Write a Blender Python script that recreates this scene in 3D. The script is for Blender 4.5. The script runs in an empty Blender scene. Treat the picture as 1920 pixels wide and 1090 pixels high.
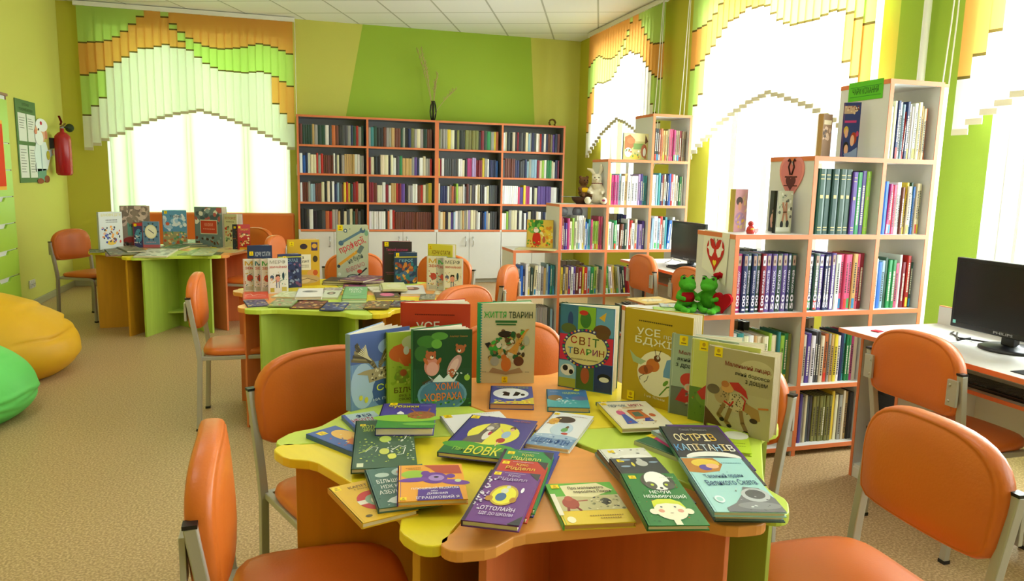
import bpy, bmesh, math, random
from mathutils import Vector, Matrix
S = bpy.context.scene
COL = S.collection
R = math.radians
PI = math.pi

# ---------------------------------------------------------------- camera, world, daylight, exposure
F_PX, YAW, PITCH, ROLL, CAM_H = 1378.29, .286646, .149099, .0220938, 1.42
_f = Vector((math.sin(YAW)*math.cos(PITCH), math.cos(YAW)*math.cos(PITCH), -math.sin(PITCH)))
_r0 = Vector((math.cos(YAW), -math.sin(YAW), 0)); _u0 = _r0.cross(_f)
_r = math.cos(ROLL)*_r0 + math.sin(ROLL)*_u0
_u = -math.sin(ROLL)*_r0 + math.cos(ROLL)*_u0
cd = bpy.data.cameras.new('camera'); cam = bpy.data.objects.new('camera', cd); COL.objects.link(cam)
cd.sensor_fit = 'HORIZONTAL'; cd.sensor_width = 36; cd.lens = F_PX/1920*36; cd.clip_start = .05
cam.matrix_world = Matrix(((_r.x, _u.x, -_f.x, 0), (_r.y, _u.y, -_f.y, 0), (_r.z, _u.z, -_f.z, CAM_H), (0, 0, 0, 1)))
S.camera = cam
S.view_settings.view_transform = 'Standard'; S.view_settings.look = 'None'
S.view_settings.gamma = 1; S.view_settings.use_curve_mapping = False
S.view_settings.exposure = 0.45
w = bpy.data.worlds.new('world'); S.world = w; w.use_nodes = True
w.node_tree.nodes['Background'].inputs[0].default_value = (.86, .93, 1, 1)
w.node_tree.nodes['Background'].inputs[1].default_value = 1.6

def area(name, loc, rot, sx, sy, power, color):
    l = bpy.data.lights.new(name, 'AREA'); l.shape = 'RECTANGLE'; l.size = sx; l.size_y = sy
    l.energy = power; l.color = color
    o = bpy.data.objects.new(name, l); COL.objects.link(o); o.location = loc; o.rotation_euler = rot
    return o
# bright sky just outside each window of the room (right wall windows, back window)
area('daylight_sky', (4.75, 8.55, 2.0), (0, R(90), 0), 2.6, 2.0, 150, (.95, .98, 1))
area('daylight_sky', (4.75, 5.5, 2.0), (0, R(90), 0), 2.6, 2.6, 260, (.95, .98, 1))
area('daylight_sky', (4.75, 2.4, 2.0), (0, R(90), 0), 2.6, 2.6, 300, (.95, .98, 1))
area('daylight_sky', (4.75, -.6, 2.0), (0, R(90), 0), 2.6, 2.2, 90, (.95, .98, 1))
area('daylight_sky', (-1.15, 11.0, 1.9), (R(-90), 0, 0), 2.6, 2.8, 130, (.95, 1, .88))

ROOM = dict(x0=-2.66, x1=3.94, y0=-2.4, y1=10.17, z=3.39)
def ray(px, py):
    return _f*F_PX + _r*(px-960) - _u*(py-545)
def at(px, py, z=None, x=None, y=None):
    d = ray(px, py); c = Vector((0, 0, CAM_H))
    t = (z-CAM_H)/d.z if z is not None else (x/d.x if x is not None else y/d.y)
    return c + d*t

# ---------------------------------------------------------------- helpers
def lin(h):
    if isinstance(h, str):
        h = h.lstrip('#'); h = [int(h[i:i+2], 16)/255 for i in (0, 2, 4)]
    return tuple((v/12.92 if v <= .04045 else ((v+.055)/1.055)**2.4) for v in h)
M = {}
def mat(name, col, rough=.5, metal=0, spec=.5, bump=0, bscale=60, var=0, vscale=8, attr=False, coat=0, transl=0, stretch=None):
    m = bpy.data.materials.new(name); m.use_nodes = True; nt = m.node_tree; b = nt.nodes['Principled BSDF']
    b.inputs['Roughness'].default_value = rough; b.inputs['Metallic'].default_value = metal
    b.inputs['Specular IOR Level'].default_value = spec; b.inputs['Coat Weight'].default_value = coat
    tc = nt.nodes.new('ShaderNodeTexCoord')
    src = None
    if attr:
        a = nt.nodes.new('ShaderNodeAttribute'); a.attribute_name = 'Col'; src = a.outputs['Color']
    else:
        c = lin(col); b.inputs['Base Color'].default_value = (*c, 1)
    def vec():
        if not stretch: return tc.outputs['Object']
        mp = nt.nodes.new('ShaderNodeMapping'); mp.inputs['Scale'].default_value = stretch
        nt.links.new(tc.outputs['Object'], mp.inputs['Vector']); return mp.outputs[0]
    if var:
        n = nt.nodes.new('ShaderNodeTexNoise'); n.inputs['Scale'].default_value = vscale; n.inputs['Detail'].default_value = 4
        nt.links.new(vec(), n.inputs['Vector'])
        rmp = nt.nodes.new('ShaderNodeMapRange'); rmp.inputs['From Min'].default_value = .3; rmp.inputs['From Max'].default_value = .7
        rmp.inputs['To Min'].default_value = 1-var; rmp.inputs['To Max'].default_value = 1+var
        nt.links.new(n.outputs['Fac'], rmp.inputs['Value'])
        mx = nt.nodes.new('ShaderNodeVectorMath'); mx.operation = 'SCALE'
        if src: nt.links.new(src, mx.inputs[0])
        else: mx.inputs[0].default_value = lin(col)
        nt.links.new(rmp.outputs[0], mx.inputs['Scale']); src = mx.outputs[0]
    if src: nt.links.new(src, b.inputs['Base Color'])
    if bump:
        n = nt.nodes.new('ShaderNodeTexNoise'); n.inputs['Scale'].default_value = bscale; n.inputs['Detail'].default_value = 3
        nt.links.new(vec(), n.inputs['Vector'])
        bp = nt.nodes.new('ShaderNodeBump'); bp.inputs['Strength'].default_value = bump; bp.inputs['Distance'].default_value = .004
        nt.links.new(n.outputs['Fac'], bp.inputs['Height']); nt.links.new(bp.outputs[0], b.inputs['Normal'])
    if transl:
        t = nt.nodes.new('ShaderNodeBsdfTranslucent'); ms = nt.nodes.new('ShaderNodeMixShader'); ms.inputs[0].default_value = transl
        if src: nt.links.new(src, t.inputs[0])
        else: t.inputs[0].default_value = (*lin(col), 1)
        nt.links.new(b.outputs[0], ms.inputs[1]); nt.links.new(t.outputs[0], ms.inputs[2])
        nt.links.new(ms.outputs[0], nt.nodes['Material Output'].inputs[0])
    M[name] = m; return m

class MB:
    """collects faces with a colour or a material each; build() links them as one mesh object"""
    def __init__(s): s.v = []; s.f = []; s.c = []; s.m = []; s.s = []; s.T = Matrix.Identity(4)
    def add(s, vs, fs, c=None, m=None, smooth=False):
        o = len(s.v); T = s.T
        s.v += [tuple(T @ Vector(p)) for p in vs]
        for k in fs: s.f.append([i+o for i in k]); s.c.append(c); s.m.append(m); s.s.append(smooth)
    def box(s, a, b, c=None, m=None):
        x0, y0, z0 = a; x1, y1, z1 = b
        s.add([(x0,y0,z0),(x1,y0,z0),(x1,y1,z0),(x0,y1,z0),(x0,y0,z1),(x1,y0,z1),(x1,y1,z1),(x0,y1,z1)],
              [(0,3,2,1),(4,5,6,7),(0,1,5,4),(1,2,6,5),(2,3,7,6),(3,0,4,7)], c, m)
    def prism(s, pts, z0, z1, c=None, m=None, side=None):
        n = len(pts)
        s.add([(x, y, z0) for x, y in pts]+[(x, y, z1) for x, y in pts], [tuple(range(n-1, -1, -1)), tuple(range(n, 2*n))], c, m)
        o = len(s.v)-2*n
        for i in range(n):
            j = (i+1) % n
            s.f.append([o+i, o+j, o+n+j, o+n+i]); s.c.append(side or c); s.m.append(m); s.s.append(False)
    def bar(s, p, q, w, h=None, c=None, m=None, up=(0, 0, 1)):
        """rectangular bar from p to q, w across, h along 'up'"""
        h = h or w; p = Vector(p); q = Vector(q); d = (q-p).normalized(); u = Vector(up)
        if abs(d.dot(u)) > .95: u = Vector((0, 1, 0))
        x = d.cross(u).normalized()*w/2; y = x.cross(d).normalized()*h/2
        vs = [a+k*x+l*y for a in (p, q) for k, l in ((-1,-1),(1,-1),(1,1),(-1,1))]
        s.add(vs, [(3,2,1,0),(4,5,6,7),(0,1,5,4),(1,2,6,5),(2,3,7,6),(3,0,4,7)], c, m)
    def path(s, pts, w, h, side, c=None, m=None):
        """square tube along a polyline lying in the plane whose normal is 'side'"""
        sd = Vector(side).normalized(); P = [Vector(p) for p in pts]; rings = []
        for i, p in enumerate(P):
            a = (P[i]-P[i-1]).normalized() if i else (P[1]-P[0]).normalized()
            b = (P[i+1]-P[i]).normalized() if i < len(P)-1 else a
            t = (a+b).normalized(); n = t.cross(sd).normalized(); k = 1/max(.5, t.dot(a))
            rings.append([p+sd*w/2*i1+n*h/2*j1*k for i1, j1 in ((-1,-1),(1,-1),(1,1),(-1,1))])
        vs = [v for r_ in rings for v in r_]; fs = [(3,2,1,0)]
        for i in range(len(P)-1):
            for j in range(4): a = 4*i+j; b = 4*i+(j+1) % 4; fs.append((a, b, b+4, a+4))
        e = 4*(len(P)-1); fs.append((e, e+1, e+2, e+3)); s.add(vs, fs, c, m)
    def tube(s, pts, r, n=8, c=None, m=None, taper=None):
        P = [Vector(p) for p in pts]; vs = []; fs = []
        for i, p in enumerate(P):
            a = P[max(i-1, 0)]; b = P[min(i+1, len(P)-1)]; t = (b-a).normalized()
            u = Vector((0, 0, 1)) if abs(t.z) < .9 else Vector((1, 0, 0))
            x = t.cross(u).normalized(); y = x.cross(t); rr = r*(taper[i] if taper else 1)
            vs += [p+x*rr*math.cos(2*PI*k/n)+y*rr*math.sin(2*PI*k/n) for k in range(n)]
        for i in range(len(P)-1):
            for k in range(n): fs.append((i*n+k, i*n+(k+1) % n, (i+1)*n+(k+1) % n, (i+1)*n+k))
        fs += [tuple(range(n-1, -1, -1)), tuple(range((len(P)-1)*n, len(P)*n))]; s.add(vs, fs, c, m, True)
    def lathe(s, prof, n=24, c=None, m=None, ctr=(0, 0)):
        vs = []; fs = []
        for r_, z in prof: vs += [(ctr[0]+r_*math.cos(2*PI*k/n), ctr[1]+r_*math.sin(2*PI*k/n), z) for k in range(n)]
        for i in range(len(prof)-1):
            for k in range(n): fs.append((i*n+k, i*n+(k+1) % n, (i+1)*n+(k+1) % n, (i+1)*n+k))
        fs += [tuple(range(n-1, -1, -1)), tuple(range((len(prof)-1)*n, len(prof)*n))]; s.add(vs, fs, c, m, True)
    def ball(s, ctr, r, c=None, m=None, n=14, k=9, rot=None):
        if not hasattr(r, '__len__'): r = (r, r, r)
        Q = rot or Matrix.Identity(3); C0 = Vector(ctr); vs = []; fs = []
        for i in range(1, k):
            a = PI*i/k
            for j in range(n):
                b = 2*PI*j/n; vs.append(C0+Q @ Vector((r[0]*math.sin(a)*math.cos(b), r[1]*math.sin(a)*math.sin(b), r[2]*math.cos(a))))
        vs += [C0+Q @ Vector((0, 0, r[2])), C0+Q @ Vector((0, 0, -r[2]))]; t = (k-1)*n
        for i in range(k-2):
            for j in range(n): fs.append((i*n+j, (i+1)*n+j, (i+1)*n+(j+1) % n, i*n+(j+1) % n))
        for j in range(n): fs.append((t, j, (j+1) % n)); fs.append((t+1, (k-2)*n+(j+1) % n, (k-2)*n+j))
        s.add(vs, fs, c, m, True)
    def build(s, name, m=None, parent=None, bevel=0, remesh=0, seg=2, fix=False):
        me = bpy.data.meshes.new(name); me.from_pydata([tuple(v) for v in s.v], [], s.f)
        names = []
        for k in s.m:
            k = k or m
            if k not in names: names.append(k)
        for k in names: me.materials.append(M[k])
        me.polygons.foreach_set('material_index', [names.index(k or m) for k in s.m])
        me.polygons.foreach_set('use_smooth', s.s)
        if fix:
            bm = bmesh.new(); bm.from_mesh(me); bmesh.ops.recalc_face_normals(bm, faces=bm.faces); bm.to_mesh(me); bm.free()
        if any(s.c):
            at_ = me.color_attributes.new('Col', 'FLOAT_COLOR', 'CORNER'); d = []
            cache = {}
            for p, c in zip(s.f, s.c):
                c = c or 'cccccc'
                if c not in cache: cache[c] = (*lin(c), 1)
                d += list(cache[c])*len(p)
            at_.data.foreach_set('color', d)
        me.update()
        o = bpy.data.objects.new(name, me); COL.objects.link(o)
        if parent: o.parent = parent
        if remesh:
            r_ = o.modifiers.new('remesh', 'REMESH'); r_.mode = 'VOXEL'; r_.voxel_size = remesh; r_.use_smooth_shade = True
            q = o.modifiers.new('smooth', 'SMOOTH'); q.factor = .5; q.iterations = 4
        if bevel:
            b = o.modifiers.new('bevel', 'BEVEL'); b.width = bevel; b.segments = seg; b.limit_method = 'ANGLE'; b.angle_limit = R(40)
        return o
def tag(o, label=None, cat=None, group=None, kind=None):
    if label: o['label'] = label
    if cat: o['category'] = cat
    if group: o['group'] = group
    if kind: o['kind'] = kind
    return o
def thing(name, label, cat, loc=(0, 0, 0), rz=0, group=None):
    o = bpy.data.objects.new(name, None); COL.objects.link(o); o.empty_display_size = .1
    o.location = loc; o.rotation_euler = (0, 0, rz); return tag(o, label, cat, group)
def copy_tree(o, parent=None):
    c = o.copy(); COL.objects.link(c)
    if parent:
        c.parent = parent
    for ch in list(o.children): copy_tree(ch, c)
    return c
_gl = {}
def glyph(text, bold=.012):
    k = (text, bold)
    if k not in _gl:
        cu = bpy.data.curves.new('lettering', 'FONT'); cu.body = text; cu.offset = bold; cu.resolution_u = 2
        o = bpy.data.objects.new('lettering', cu); me = bpy.data.meshes.new_from_object(o)
        vs = [tuple(v.co) for v in me.vertices]; fs = [tuple(p.vertices) for p in me.polygons]
        bpy.data.objects.remove(o); bpy.data.curves.remove(cu); bpy.data.meshes.remove(me)
        x0 = min(v[0] for v in vs); x1 = max(v[0] for v in vs); y0 = min(v[1] for v in vs); y1 = max(v[1] for v in vs)
        _gl[k] = ([((v[0]-x0)/(x1-x0), (v[1]-y0)/(y1-y0)) for v in vs], fs)
    return _gl[k]

# ---------------------------------------------------------------- materials
mat('print', None, .38, attr=True, spec=.4)
mat('matte', None, .75, attr=True, spec=.2)
mat('gloss', None, .25, attr=True, spec=.5)
mat('pages', 'e9dcc0', .8, spec=.1)
mat('vinyl', 'd66e26', .38, bump=.12, bscale=140, var=.03, vscale=5)
mat('frame_paint', 'b4b0a4', .38, metal=.25, bump=.05, bscale=300)
mat('black_plastic', '16171a', .35)
mat('screen', '191c1d', .22, spec=.4)
mat('chrome', 'c9ccd0', .2, metal=1)
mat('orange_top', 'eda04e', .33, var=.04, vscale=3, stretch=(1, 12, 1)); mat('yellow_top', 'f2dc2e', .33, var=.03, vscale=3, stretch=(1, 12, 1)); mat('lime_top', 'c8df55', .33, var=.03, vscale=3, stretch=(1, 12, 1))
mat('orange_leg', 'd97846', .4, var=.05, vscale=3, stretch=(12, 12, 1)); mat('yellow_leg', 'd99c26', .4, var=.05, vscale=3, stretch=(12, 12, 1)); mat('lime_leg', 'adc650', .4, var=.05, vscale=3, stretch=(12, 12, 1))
mat('shelf_white', 'dedcd8', .45, var=.03, vscale=3); mat('shelf_grey', '8a8b90', .55, var=.04, vscale=3)
mat('edge_orange', 'df7c48', .45, var=.04); mat('edge_brown', '8a5a3c', .5)
mat('wall_paint', None, .8, attr=True, spec=.15, bump=.25, bscale=160)
mat('drawer_lime', '9fc63c', .4); mat('skirting', 'a09a78', .5)
mat('slat_cloth', None, .8, attr=True, spec=.1, transl=.45)
mat('screen_cloth', 'e2f0d6', .9, spec=.05, transl=.6)
mat('white_plastic', 'eceae4', .35); mat('bean_yellow', 'e0ab1c', .5, bump=.2, bscale=30, spec=.35); mat('bean_green', '6fe06c', .5, bump=.2, bscale=30, spec=.35)
mat('plush', None, .95, attr=True, spec=.05, bump=.8, bscale=220)
mat('straw', 'c2ab76', .9)
# speckled vinyl floor
m = mat('floor_vinyl', 'b08a52', .42, spec=.35); nt = m.node_tree; b = nt.nodes['Principled BSDF']
tc = nt.nodes.new('ShaderNodeTexCoord')
def ntex(scale, det):
    n = nt.nodes.new('ShaderNodeTexNoise'); n.inputs['Scale'].default_value = scale; n.inputs['Detail'].default_value = det
    nt.links.new(tc.outputs['Object'], n.inputs['Vector']); return n
n1 = ntex(110, 2); cr = nt.nodes.new('ShaderNodeValToRGB')
cr.color_ramp.elements[0].position = .36; cr.color_ramp.elements[0].color = (*lin('a0835c'), 1)
cr.color_ramp.elements[1].position = .64; cr.color_ramp.elements[1].color = (*lin('cfb288'), 1)
e = cr.color_ramp.elements.new(.5); e.color = (*lin('b6976c'), 1)
nt.links.new(n1.outputs['Fac'], cr.inputs[0]); nt.links.new(cr.outputs[0], b.inputs['Base Color'])
# ceiling tiles with a thin grid
m = mat('ceiling_tile', 'f4f4f2', .85, spec=.1); nt = m.node_tree; b = nt.nodes['Principled BSDF']
tc = nt.nodes.new('ShaderNodeTexCoord'); mp = nt.nodes.new('ShaderNodeMapping'); mp.inputs['Rotation'].default_value = (0, 0, R(23))
mp.inputs['Location'].default_value = (.1, .25, 0)
br = nt.nodes.new('ShaderNodeTexBrick'); br.offset = 0; br.inputs['Scale'].default_value = 1; br.inputs['Brick Width'].default_value = .62; br.inputs['Row Height'].default_value = .62
br.inputs['Mortar Size'].default_value = .011; br.inputs['Color1'].default_value = br.inputs['Color2'].default_value = (*lin('f8f8f7'), 1); br.inputs['Mortar'].default_value = (*lin('c2c2ba'), 1)
br.inputs['Mortar Smooth'].default_value = .1
nt.links.new(tc.outputs['Object'], mp.inputs[0]); nt.links.new(mp.outputs[0], br.inputs[0]); nt.links.new(br.outputs[0], b.inputs['Base Color'])
# glass, and the glowing panel of the added ceiling lamps
m = bpy.data.materials.new('window_glass'); m.use_nodes = True; nt = m.node_tree; nt.nodes.clear()
o_ = nt.nodes.new('ShaderNodeOutputMaterial'); t_ = nt.nodes.new('ShaderNodeBsdfTransparent'); g_ = nt.nodes.new('ShaderNodeBsdfGlossy'); x_ = nt.nodes.new('ShaderNodeMixShader')
g_.inputs['Roughness'].default_value = .02; x_.inputs[0].default_value = .05; t_.inputs[0].default_value = (.97, 1, .98, 1)
nt.links.new(t_.outputs[0], x_.inputs[1]); nt.links.new(g_.outputs[0], x_.inputs[2]); nt.links.new(x_.outputs[0], o_.inputs[0]); M['window_glass'] = m
m = bpy.data.materials.new('fill_lamp_panel'); m.use_nodes = True; b = m.node_tree.nodes['Principled BSDF']
b.inputs['Emission Color'].default_value = (.97, .98, 1, 1); b.inputs['Emission Strength'].default_value = 8; M['fill_lamp_panel'] = m

# ---------------------------------------------------------------- room shell
X0, X1, Y0, Y1, ZC = ROOM['x0'], ROOM['x1'], ROOM['y0'], ROOM['y1'], ROOM['z']
OLIVE, LIMEW, PALE = 'c6bf48', 'a0bd44', 'cfcd66'
fl = MB(); fl.box((X0-.1, Y0-.1, -.1), (X1+.3, Y1+.3, 0)); tag(fl.build('floor', 'floor_vinyl'), kind='structure')
ce = MB(); ce.box((X0-.1, Y0-.1, ZC), (X1+.3, Y1+.3, ZC+.1)); tag(ce.build('ceiling', 'ceiling_tile'), kind='structure')
w_ = MB(); w_.box((X0-.1, Y0-.1, 0), (X0, Y1+.3, ZC), c=PALE); tag(w_.build('wall_left', 'wall_paint'), kind='structure')
w_ = MB(); w_.box((X0, Y0-.1, 0), (X1+.3, Y0, ZC), c='b4ac52'); tag(w_.build('wall_rear', 'wall_paint'), kind='structure')
BW = (-2.2, -.06, .55, 3.08)      # back window opening x0 x1 z0 z1
w_ = MB()
w_.box((X0, Y1, 0), (BW[0], Y1+.3, ZC), c=OLIVE); w_.box((BW[0], Y1, 0), (BW[1], Y1+.3, BW[2]), c=OLIVE)
w_.box((BW[0], Y1, BW[3]), (BW[1], Y1+.3, ZC), c=OLIVE); w_.box((BW[1], Y1, 0), (X1+.3, Y1+.3, ZC), c=PALE)
# painted green panel with slanting sides
w_.add([(.60, Y1-.002, 1.9), (3.30, Y1-.002, 1.9), (3.19, Y1-.002, ZC), (.885, Y1-.002, ZC)], [(0, 1, 2, 3)], c=LIMEW)
tag(w_.build('wall_back', 'wall_paint'), kind='structure')
RWIN = [(7.82, 9.3), (4.4, 6.57), (1.35, 3.46), (-1.6, .5)]     # right wall openings along y
RZ0, RZ1 = .78, 3.12
w_ = MB(); cuts = [Y0-.1]
for a, b in sorted(RWIN): cuts += [a, b]
cuts.append(Y1+.3)
for i in range(0, len(cuts), 2):
    a, b = cuts[i], cuts[i+1]
    if a < 4.25 < b: w_.box((X1, a, 0), (X1+.3, 4.25, ZC), c=LIMEW); w_.box((X1, 4.25, 0), (X1+.3, b, ZC), c='d8d860')
    else: w_.box((X1, a, 0), (X1+.3, b, ZC), c=LIMEW if b < 4.3 else 'cdc648')
for a, b in RWIN:
    w_.box((X1, a, 0), (X1+.3, b, RZ0), c=LIMEW if b < 4 else 'cdc648'); w_.box((X1, a, RZ1), (X1+.3, b, ZC), c=LIMEW if b < 4 else 'cdc648')
tag(w_.build('wall_right', 'wall_paint'), kind='structure')
def skirt(name, a, b):
    k = MB(); k.box(a, b); tag(k.build(name, 'skirting', bevel=.006), kind='structure')
skirt('baseboard_left', (X0, Y0, 0), (X0+.018, Y1-.02, .075)); skirt('baseboard_back', (X0, Y1-.018, 0), (X1, Y1, .075)); skirt('baseboard_right', (X1-.018, Y0, 0), (X1, Y1-.02, .075))
# windows
def window(n, axis, a, b, z0, z1, splits):
    f = MB(); g = MB(); d0, d1 = (Y1+.14, Y1+.2) if axis == 'x' else (X1+.14, X1+.2)
    def bx(mb, u0, u1, v0, v1, e=0, dd=0):
        if axis == 'x': mb.box((u0, d0+e, v0), (u1, d1-e, v1))
        else: mb.box((d0+e, u0, v0), (d1-e, u1, v1))
    t = .06
    bx(f, a, b, z0, z0+t); bx(f, a, b, z1-t, z1); bx(f, a, a+t, z0+t, z1-t); bx(f, b-t, b, z0+t, z1-t)
    for s_ in splits: bx(f, s_-.045, s_+.045, z0+t, z1-t)
    bx(g, a+t, b-t, z0+t, z1-t, .026)
    fo = tag(f.build('window_%d' % n, 'white_plastic', bevel=.005), kind='structure')
    g.build('glass', 'window_glass', fo)
    s_ = MB()
    if axis == 'x': s_.box((a, Y1-.04, z0-.03), (b, Y1+.14, z0))
    else: s_.box((X1-.04, a, z0-.03), (X1+.14, b, z0))
    s_.build('window_sill', 'white_plastic', fo, bevel=.008)
    v_ = MB(); e = .004
    for p, q in (((a, z0), (a+e, z1)), ((b-e, z0), (b, z1)), ((a+e, z1-e), (b-e, z1))):
        if axis == 'x': v_.box((p[0], Y1+.001, p[1]), (q[0], Y1+.139, q[1]))
        else: v_.box((X1+.001, p[0], p[1]), (X1+.139, q[0], q[1]))
    v_.build('window_reveal', 'white_plastic', fo)
    return fo
window(1, 'x', BW[0], BW[1], BW[2], BW[3], [-1.975, -1.285, -.605])
window(2, 'y', *RWIN[0], RZ0, RZ1, [8.75, 8.25]); window(3, 'y', *RWIN[1], RZ0, RZ1, [5.85, 5.12]); window(4, 'y', *RWIN[2], RZ0, RZ1, [2.05, 2.75]); window(5, 'y', *RWIN[3], RZ0, RZ1, [-.55])
# pale green roller blinds drawn down over the back window, one per sash
for i, (a, b) in enumerate([(-2.16, -1.99), (-1.96, -1.30), (-1.27, -.62), (-.59, -.12)]):
    k = MB(); k.box((a, Y1+.09, BW[2]+.02), (b, Y1+.093, BW[3]-.06)); k.box((a, Y1+.08, BW[2]+.02), (b, Y1+.1, BW[2]+.04))
    o = k.build('roller_blind', 'screen_cloth')
    tag(o, ['narrow pale green roller blind at the far left edge of the back window', 'pale green roller blind left of the middle strip of the back window', 'pale green roller blind in the middle of the back window', 'pale green roller blind beside the grey wall bookcase'][i], 'blind', 'roller blinds of the back window')
# heating pipe
k = MB(); k.tube([(3.88, 3.96, 0), (3.88, 3.96, ZC)], .024, 12); tag(k.build('heating_pipe', 'white_plastic'), 'white vertical heating pipe running up the green wall right of the tall shelf', 'pipe')
# ceiling lamps added out of view to light the room from above
for i, (x, y) in enumerate([(-1.2, 1.6), (1.6, 1.6), (-1.2, 4.2), (1.6, 4.2), (.2, 6.6)]):
    t = thing('fill_ceiling_lamp', 'added square white panel lamp, out of view in the ceiling above the reading tables', 'lamp', (x, y, ZC), 0, 'added unseen ceiling lamps')
    k = MB(); k.box((-.32, -.32, -.03), (.32, -.29, 0)); k.box((-.32, .29, -.03), (.32, .32, 0)); k.box((-.32, -.29, -.03), (-.29, .29, 0)); k.box((.29, -.29, -.03), (.32, .29, 0)); k.build('fill_lamp_frame', 'white_plastic', t)
    k = MB(); k.box((-.29, -.29, -.02), (.29, .29, -.004)); k.build('diffuser', 'fill_lamp_panel', t)

# ---------------------------------------------------------------- vertical blinds
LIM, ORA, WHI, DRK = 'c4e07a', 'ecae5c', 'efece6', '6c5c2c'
bA = [2.904, 2.915, 2.923, 2.946, 2.994, 3.064, 3.153, 3.247]
bO = [2.533, 2.564, 2.597, 2.643, 2.703, 2.768, 2.833, 2.882, 2.887, 2.915, 2.945, 2.917, 2.916]
bL = [2.068, 2.18, 2.28]
bW = [1.666, 1.722, 1.781, 1.832, 1.86, 1.919, 1.972, 2.0, 2.038, 2.066, 2.094, 2.123, 2.139, 2.156, 2.177, 2.151, 2.133, 2.099, 2.076, 2.044, 2.018, 1.976, 1.933, 1.893, 1.851, 1.802, 1.746]
bT = {10: 3.262, 11: 3.191, 12: 3.101, 13: 3.036, 14: 2.989, 15: 2.954, 16: 2.94, 17: 2.934, 18: 2.945, 19: 2.957, 20: 2.973, 21: 3.004, 22: 3.027, 23: 3.017, 24: 2.998, 25: 2.965, 26: 2.929}
bT2 = {11: 3.126, 12: 2.993}
bG = {13: 2.898, 14: 2.819, 15: 2.751, 16: 2.708, 17: 2.677, 18: 2.675, 19: 2.67, 20: 2.666, 21: 2.679, 22: 2.692, 23: 2.677, 24: 2.64, 25: 2.583, 26: 2.532}
bE = {24: 2.306, 25: 2.188, 26: 2.069}
def bands(i):
    if i <= 2: return [(LIM, bA[i]), (ORA, bO[i]), (LIM, bL[i]), (WHI, bW[i])]
    if i <= 7: return [(LIM, bA[i]), (ORA, bO[i]), (WHI, bW[i])]
    if i <= 9: return [(ORA, bO[i]), (WHI, bW[i])]
    if i == 10: return [(LIM, bT[i]), (ORA, bO[i]), (WHI, bW[i])]
    if i <= 12: return [(ORA, bT[i]), (LIM, bT2[i]), (ORA, bO[i]), (WHI, bW[i])]
    if i <= 23: return [(ORA, bT[i]), (LIM, bG[i]), (WHI, bW[i])]
    return [(ORA, bT[i]), (LIM, bG[i]), (ORA, bE[i]), (WHI, bW[i])]
def vblind(label, p0, p1, nrm, flip=False, cordend=1, ang=8):
    """27 cloth slats from p0 to p1 (horizontal points), nrm points into the room"""
    p0 = Vector((*p0, 0)); p1 = Vector((*p1, 0)); nrm = Vector((*nrm, 0)); d = p1-p0; L = d.length; d.normalize()
    t = thing('vertical_blind', label, 'blind', (p0+p1)/2, 0); o0 = (p0+p1)/2
    rail = MB(); rail.bar(p0-d*.03-o0+Vector((0, 0, 3.355)), p1+d*.03-o0+Vector((0, 0, 3.355)), .045, .05); rail.build('headrail', 'white_plastic', t)
    sl = MB(); wt = MB(); n = 27; st = L/n
    for i in range(n):
        k = n-1-i if flip else i
        c = p0+d*(st*(i+.5))-o0; a = R(ang)
        u = (d*math.cos(a)+nrm*math.sin(a))*st*.56
        z = 3.33
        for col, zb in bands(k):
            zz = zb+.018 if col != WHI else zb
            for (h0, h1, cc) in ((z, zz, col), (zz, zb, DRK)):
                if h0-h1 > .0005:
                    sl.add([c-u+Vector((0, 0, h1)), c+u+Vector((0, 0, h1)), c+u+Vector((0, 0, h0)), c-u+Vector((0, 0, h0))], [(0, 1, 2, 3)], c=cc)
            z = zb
        wt.bar(c-u+Vector((0, 0, z+.016)), c+u+Vector((0, 0, z+.016)), .006, .036, c='d2c8aa')
    sl.build('slats', 'slat_cloth', t); wt.build('slat_weights', 'matte', t)
    e = (p1 if cordend > 0 else p0)+d*cordend*.03+nrm*.03-o0
    cd_ = MB(); cd_.tube([e+Vector((0, 0, 3.34)), e+Vector((0, 0, 2.4)), e+nrm*.02+Vector((0, 0, 1.62)), e+nrm*.05+Vector((0, 0, 1.5)), e+nrm*.08+Vector((0, 0, 1.6)), e+nrm*.04+Vector((0, 0, 2.4)), e+nrm*.01+Vector((0, 0, 3.34))], .0045, 5)
    cd_.build('pull_cord', 'white_plastic', t)
    q = e+nrm*.05; g = MB(); g.box((q.x-.012, q.y-.016, 1.42), (q.x+.012, q.y+.016, 1.56)); g.build('cord_weight', 'white_plastic', t, bevel=.004)
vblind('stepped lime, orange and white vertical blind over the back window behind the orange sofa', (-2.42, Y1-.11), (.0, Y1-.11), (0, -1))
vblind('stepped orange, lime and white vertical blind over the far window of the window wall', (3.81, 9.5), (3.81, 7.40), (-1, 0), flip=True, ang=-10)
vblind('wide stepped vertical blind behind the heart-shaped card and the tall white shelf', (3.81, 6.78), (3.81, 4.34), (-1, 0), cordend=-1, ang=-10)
vblind('stepped lime, orange and white vertical blind above the near computer desk', (3.81, 3.60), (3.81, 1.2), (-1, 0), flip=True, cordend=-1, ang=-10)

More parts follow.
